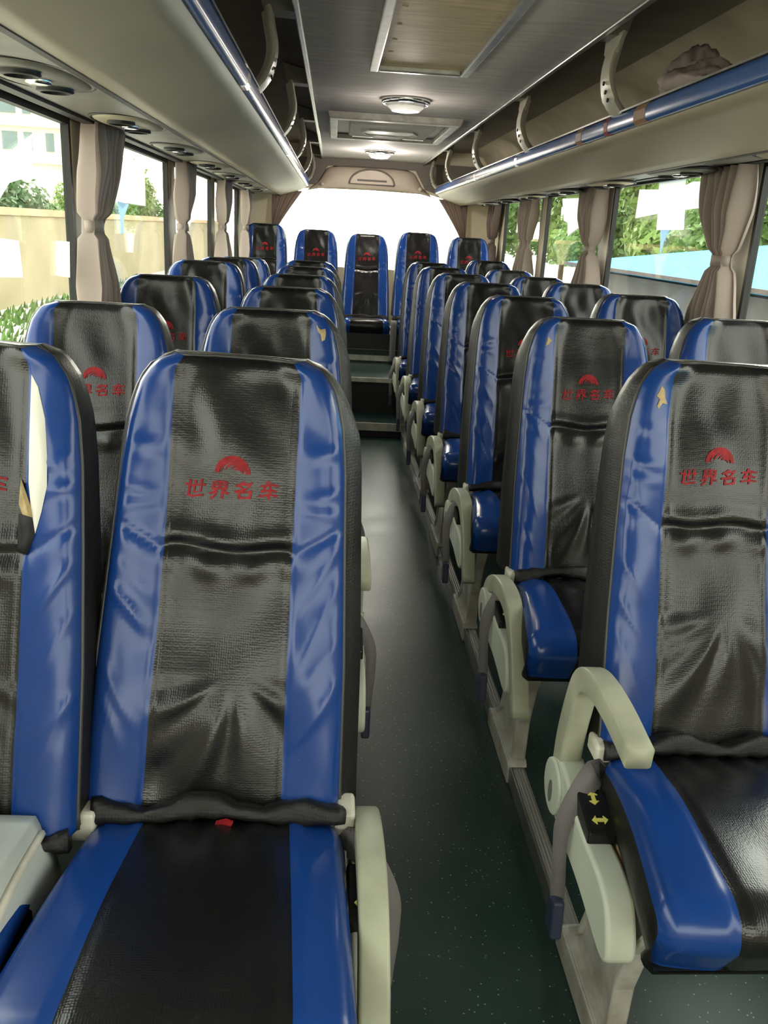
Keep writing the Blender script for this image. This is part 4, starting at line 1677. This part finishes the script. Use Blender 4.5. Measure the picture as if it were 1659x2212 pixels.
paper('pale blue drip under the paper cross on the second right window', XGR - 0.002, ry([(3.56, 1.322), (3.46, 1.322), (3.50, 1.28), (3.52, 1.22), (3.54, 1.28)]), M_BLUEPAPER)
paper('narrow white paper on the last right window', XGR, [(6.34, 1.49), (6.52, 1.49), (6.52, 1.30), (6.34, 1.31)])

# ------------------------------------------------------------------ things in the rack and on the floor
V, Fc = [], []
n1_, n2_ = 40, 24
for j in range(n2_ + 1):
    ph = pi * j / n2_
    for i in range(n1_):
        th = 2 * pi * i / n1_
        d = Vector((sin(ph) * cos(th), sin(ph) * sin(th), cos(ph)))
        r = 1 + 0.28 * noise.noise(d * 1.7 + Vector((4, 1, 2))) + 0.20 * noise.noise(d * 4.5 + Vector((1, 9, 2)))
        p = Vector((d.x * 0.10, d.y * 0.15, d.z * 0.045)) * r
        up_ = max(0, d.z)
        p.z += (0.090 * exp(-((p.y - 0.075) / 0.030) ** 2) + 0.030 * exp(-((p.y + 0.02) / 0.07) ** 2)) * up_
        p.z += 0.010 * sin(p.y * 90 + p.x * 50) * up_
        V.append(p)
for j in range(n2_):
    for i in range(n1_):
        Fc.append((j * n1_ + i, j * n1_ + (i + 1) % n1_, (j + 1) * n1_ + (i + 1) % n1_, (j + 1) * n1_ + i))
o = finish('crumpled_cloth', V, Fc, mat('pinkish grey cloth', (0.50, 0.41, 0.39), 0.7, vary=0.2, vscale=12), loc=(0.94, 2.42, 1.645))
tag(o, 'crumpled pinkish grey cloth lying in the right luggage rack', 'cloth')
for i, (yy, xx, lab) in enumerate(((3.5, 1.20, 'small brown parcel at the back of the right rack, nearest'), (4.45, 1.20, 'small brown parcel in the right rack, beyond the first'))):
    mb = MB()
    mb.box(-0.03, 0.03, -0.05, 0.05, 0.0, 0.05)
    o = bevel(mb.build('parcel', M_TAPE, smooth=False, loc=(xx, yy, 1.567)), 0.006)
    tag(o, lab, 'parcel', 'parcels in the right rack')
mb = MB()
mb.prism([(-0.008, -0.01), (0.007, -0.012), (0.010, 0.008), (-0.006, 0.011)], 'z', 0.0, 0.004)
o = mb.build('wrapper_scrap', mat('orange scrap', (0.75, 0.30, 0.06), 0.5), smooth=False, loc=(0.66, 0.97, 0.001))
tag(o, 'small orange wrapper scrap on the floor under the nearest right seat', 'litter')

# ------------------------------------------------------------------ outside
M_GROUND = mat('pale concrete ground', (0.36, 0.34, 0.30), 0.9, vary=0.25, vscale=0.6)
mb = MB()
mb.box(-120, 120, -60, 160, -1.0, -0.9)
o = mb.build('ground', M_GROUND, smooth=False)
struct(o, 'open ground around the bus')
M_GRASS = mat('grass', (0.10, 0.19, 0.045), 0.9, vary=0.5, vscale=3)
mb = MB()
rnd = random.Random(3)
for i in range(2600):
    x, y = rnd.uniform(-7.2, -4.6), rnd.uniform(8, 34)
    h = rnd.uniform(0.08, 0.22)
    a = rnd.uniform(0, pi)
    dx, dy = 0.05 * cos(a), 0.05 * sin(a)
    mb.add([(x - dx, y - dy, -0.9), (x + dx, y + dy, -0.9), (x + dy * 1.5, y + dx, -0.9 + h)], [(0, 1, 2)])
o = mb.build('grass_strip', M_GRASS, smooth=False)
tag(o, 'strip of green grass along the foot of the tan wall', 'grass', kind='stuff')
wl_ = thing('boundary_wall', 'long tan boundary wall outside the left windows', 'wall', (-7.6, 0, -0.9))
mb = MB()
mb.box(-0.15, 0.15, 2, 60, 0, 2.05)
mb.build('wall_body', mat('tan render', (0.34, 0.285, 0.17), 0.9, vary=0.15, vscale=0.8), wl_, smooth=False)
mb = MB()
mb.box(-0.2, 0.2, 2, 60, 2.05, 2.22)
mb.build('wall_coping', mat('brown coping', (0.50, 0.33, 0.19), 0.9, vary=0.2, vscale=2), wl_, smooth=False)


def tree_meshes(seed, h, rad, nleaf, leaf, col, trunk_h):
    rnd = random.Random(seed)
    mb_ = MB()
    blobs = [(Vector((rnd.uniform(-.55, .55) * rad, rnd.uniform(-.55, .55) * rad, trunk_h + rnd.uniform(0.1, 1.0) * (h - trunk_h))), rnd.uniform(0.35, 0.6) * rad) for _ in range(16)]
    for _ in range(nleaf):
        c, r = rnd.choice(blobs)
        d = Vector((rnd.gauss(0, 1), rnd.gauss(0, 1), rnd.gauss(0, 1))).normalized()
        p = c + d * r * rnd.uniform(0.6, 1.05)
        nrm = (d + Vector((rnd.uniform(-.8, .8), rnd.uniform(-.8, .8), rnd.uniform(-.4, .9)))).normalized()
        t1 = nrm.orthogonal().normalized()
        t2 = nrm.cross(t1)
        a = rnd.uniform(0, 2 * pi)
        u, v = t1 * cos(a) + t2 * sin(a), t2 * cos(a) - t1 * sin(a)
        s_ = leaf * rnd.uniform(0.6, 1.3)
        mb_.add([p - u * s_, p + v * s_ * 0.5, p + u * s_, p - v * s_ * 0.5], [(0, 1, 2, 3)])
    tb = MB()
    tb.tube(spline([(0, 0, 0), (0.05, 0.02, trunk_h * 0.6), (0, 0.05, trunk_h * 1.1), (0.1, 0, h * 0.7)], 5), 0.11, 8)
    for i in range(5):
        c, r = blobs[i]
        tb.tube([Vector((0, 0.03, trunk_h)), c * 0.6 + Vector((0, 0, trunk_h * 0.4)), c], 0.045, 6)
    return mb_, tb


M_BARK = mat('bark', (0.12, 0.09, 0.06), 0.9)
TREES = []
for k, (seed, h, rad, nl, lf, col) in enumerate(((11, 5.6, 1.9, 4200, 0.17, (0.17, 0.27, 0.06)), (12, 4.6, 1.7, 3800, 0.16, (0.11, 0.21, 0.05)), (13, 3.0, 1.5, 3000, 0.14, (0.055, 0.12, 0.04)))):
    mb_, tb = tree_meshes(seed, h, rad, nl, lf, col, 1.4 if k < 2 else 0.5)
    m = cloth('leaf green %d' % k, col, 0.35)
    root = thing('tree', 'tree', 'tree', (0, 0, -0.9), 'trees outside the windows')
    mb_.build('crown', m, root, smooth=False)
    tb.build('trunk', M_BARK, root)
    TREES.append(root)
used = set()


def plant(k, x, y, lab, s=1.0, rz=0.0):
    src = TREES[k]
    if k in used:
        src = copy_tree(src)
    used.add(k)
    src.location = (x, y, -0.9)
    src.rotation_euler = (0, 0, rz)
    src.scale = (s, s, s)
    src['label'] = lab


right_trees = [(13.6, 14.0), (13.8, 18.4), (13.4, 22.8), (12.4, 27.4), (11.6, 32.2), (11.2, 37.0), (10.8, 42.0), (10.4, 47.5), (17.5, 16.5), (17.8, 21.5), (17.0, 27.0), (16.4, 33.0), (9.4, 53.0)]
for i, (x, y) in enumerate(right_trees):
    plant(i % 2, x, y, 'leafy green tree outside the right windows behind the blue roof, %s in the row' % (
        'first second third fourth fifth sixth seventh eighth ninth tenth eleventh twelfth thirteenth'.split()[i]), 1.10 + 0.08 * sin(i * 2.3), i * 1.7)
left_trees = [(-10.0, 16.0), (-10.1, 19.4), (-9.9, 22.8), (-10.2, 26.0), (-9.9, 29.4), (-10.1, 32.8), (-10.0, 36.4), (-10, 40.5), (-10, 45.0), (-10, 50.0)]
for i, (x, y) in enumerate(left_trees):
    plant(2 if i in (1, 3, 4) else i % 2, x, y, 'green tree beyond the tan wall on the left, %s along it' % (
        'first second third fourth fifth sixth seventh eighth ninth tenth'.split()[i]), (0.52 if i < 7 else 0.75) if i not in (1, 3, 4) else 0.92, i * 2.1)
# continuous undergrowth behind the right hand trees
rnd = random.Random(21)
mb = MB()
for _ in range(11000):
    y = rnd.uniform(14, 95)
    x = 22.5 + rnd.gauss(0, 0.5)
    z = -0.9 + 4.6 * rnd.random() ** 0.8
    u = Vector((rnd.uniform(-1, 1), rnd.uniform(-1, 1), rnd.uniform(-1, 1))).normalized()
    v = u.orthogonal().normalized()
    s_ = rnd.uniform(0.18, 0.42)
    p = Vector((x, y, z))
    mb.add([p - u * s_, p + v * s_ * 0.6, p + u * s_, p - v * s_ * 0.6], [(0, 1, 2, 3)])
o = mb.build('hedge', cloth('hedge green', (0.10, 0.19, 0.045), 0.35), smooth=False)
tag(o, 'dense green hedge behind the trees outside the right windows', 'hedge', kind='stuff')

# blue roofed shed outside the right windows
sh = thing('blue_roof_shed', 'low shed with a sky blue sheet roof outside the right windows', 'shed', (4.0, 0, -0.9))
mb = MB()
mb.box(0.35, 8.0, -4, 15.1, 0, 1.72)
mb.build('shed_wall', mat('dark grey shed wall', (0.075, 0.08, 0.085), 0.8, vary=0.3, vscale=2), sh, smooth=False)
mb = MB()
mb.prism([(0.0, 1.78), (8.5, 2.89), (8.5, 2.94), (0.0, 1.83)], 'y', -4, 15.3)
m_roof = ribbed('blue roof sheet', (0.04, 0.22, 0.42), 0.75, 0.9)
m_roof.node_tree.nodes['Principled BSDF'].inputs['Specular IOR Level'].default_value = 0.05
rf = mb.build('shed_roof', m_roof, sh, smooth=False)
mb = MB()
mb.box(-0.02, 0.0, -4, 15.3, 1.79, 1.835)
mb.build('eave_strip', mat('rusty eave', (0.06, 0.042, 0.04), 0.8, vary=0.4, vscale=8), rf, smooth=False)

# apartment tower far left
ap = thing('apartment_tower', 'pale apartment tower with rows of windows far beyond the left windows', 'building', (-34, 96, -0.9))
mb = MB()
mb.box(-11, 9, 0, 10, 0, 34)
mb.build('tower_wall', mat('pale tower render', (0.62, 0.62, 0.50), 0.9), ap, smooth=False)
mb = MB()
for r in range(9):
    mb.box(-9.1, 9.1, -0.35, 0.0, 3.4 + r * 3.4, 3.75 + r * 3.4)
mb.build('floor_band', mat('pale band', (0.70, 0.70, 0.62), 0.9), ap, smooth=False)
M_WIN = mat('dark tower window', (0.12, 0.17, 0.17), 0.2)
for r in range(2, 8):
    for c in range(8):
        mb = MB()
        x = -8.3 + c * 2.15
        wdt = 1.5 if c % 3 == 1 else 0.8
        mb.box(x, x + wdt, -0.12, -0.01, 1.2 + r * 3.4, 2.9 + r * 3.4)
        mb.build('tower_window', M_WIN, ap, smooth=False)
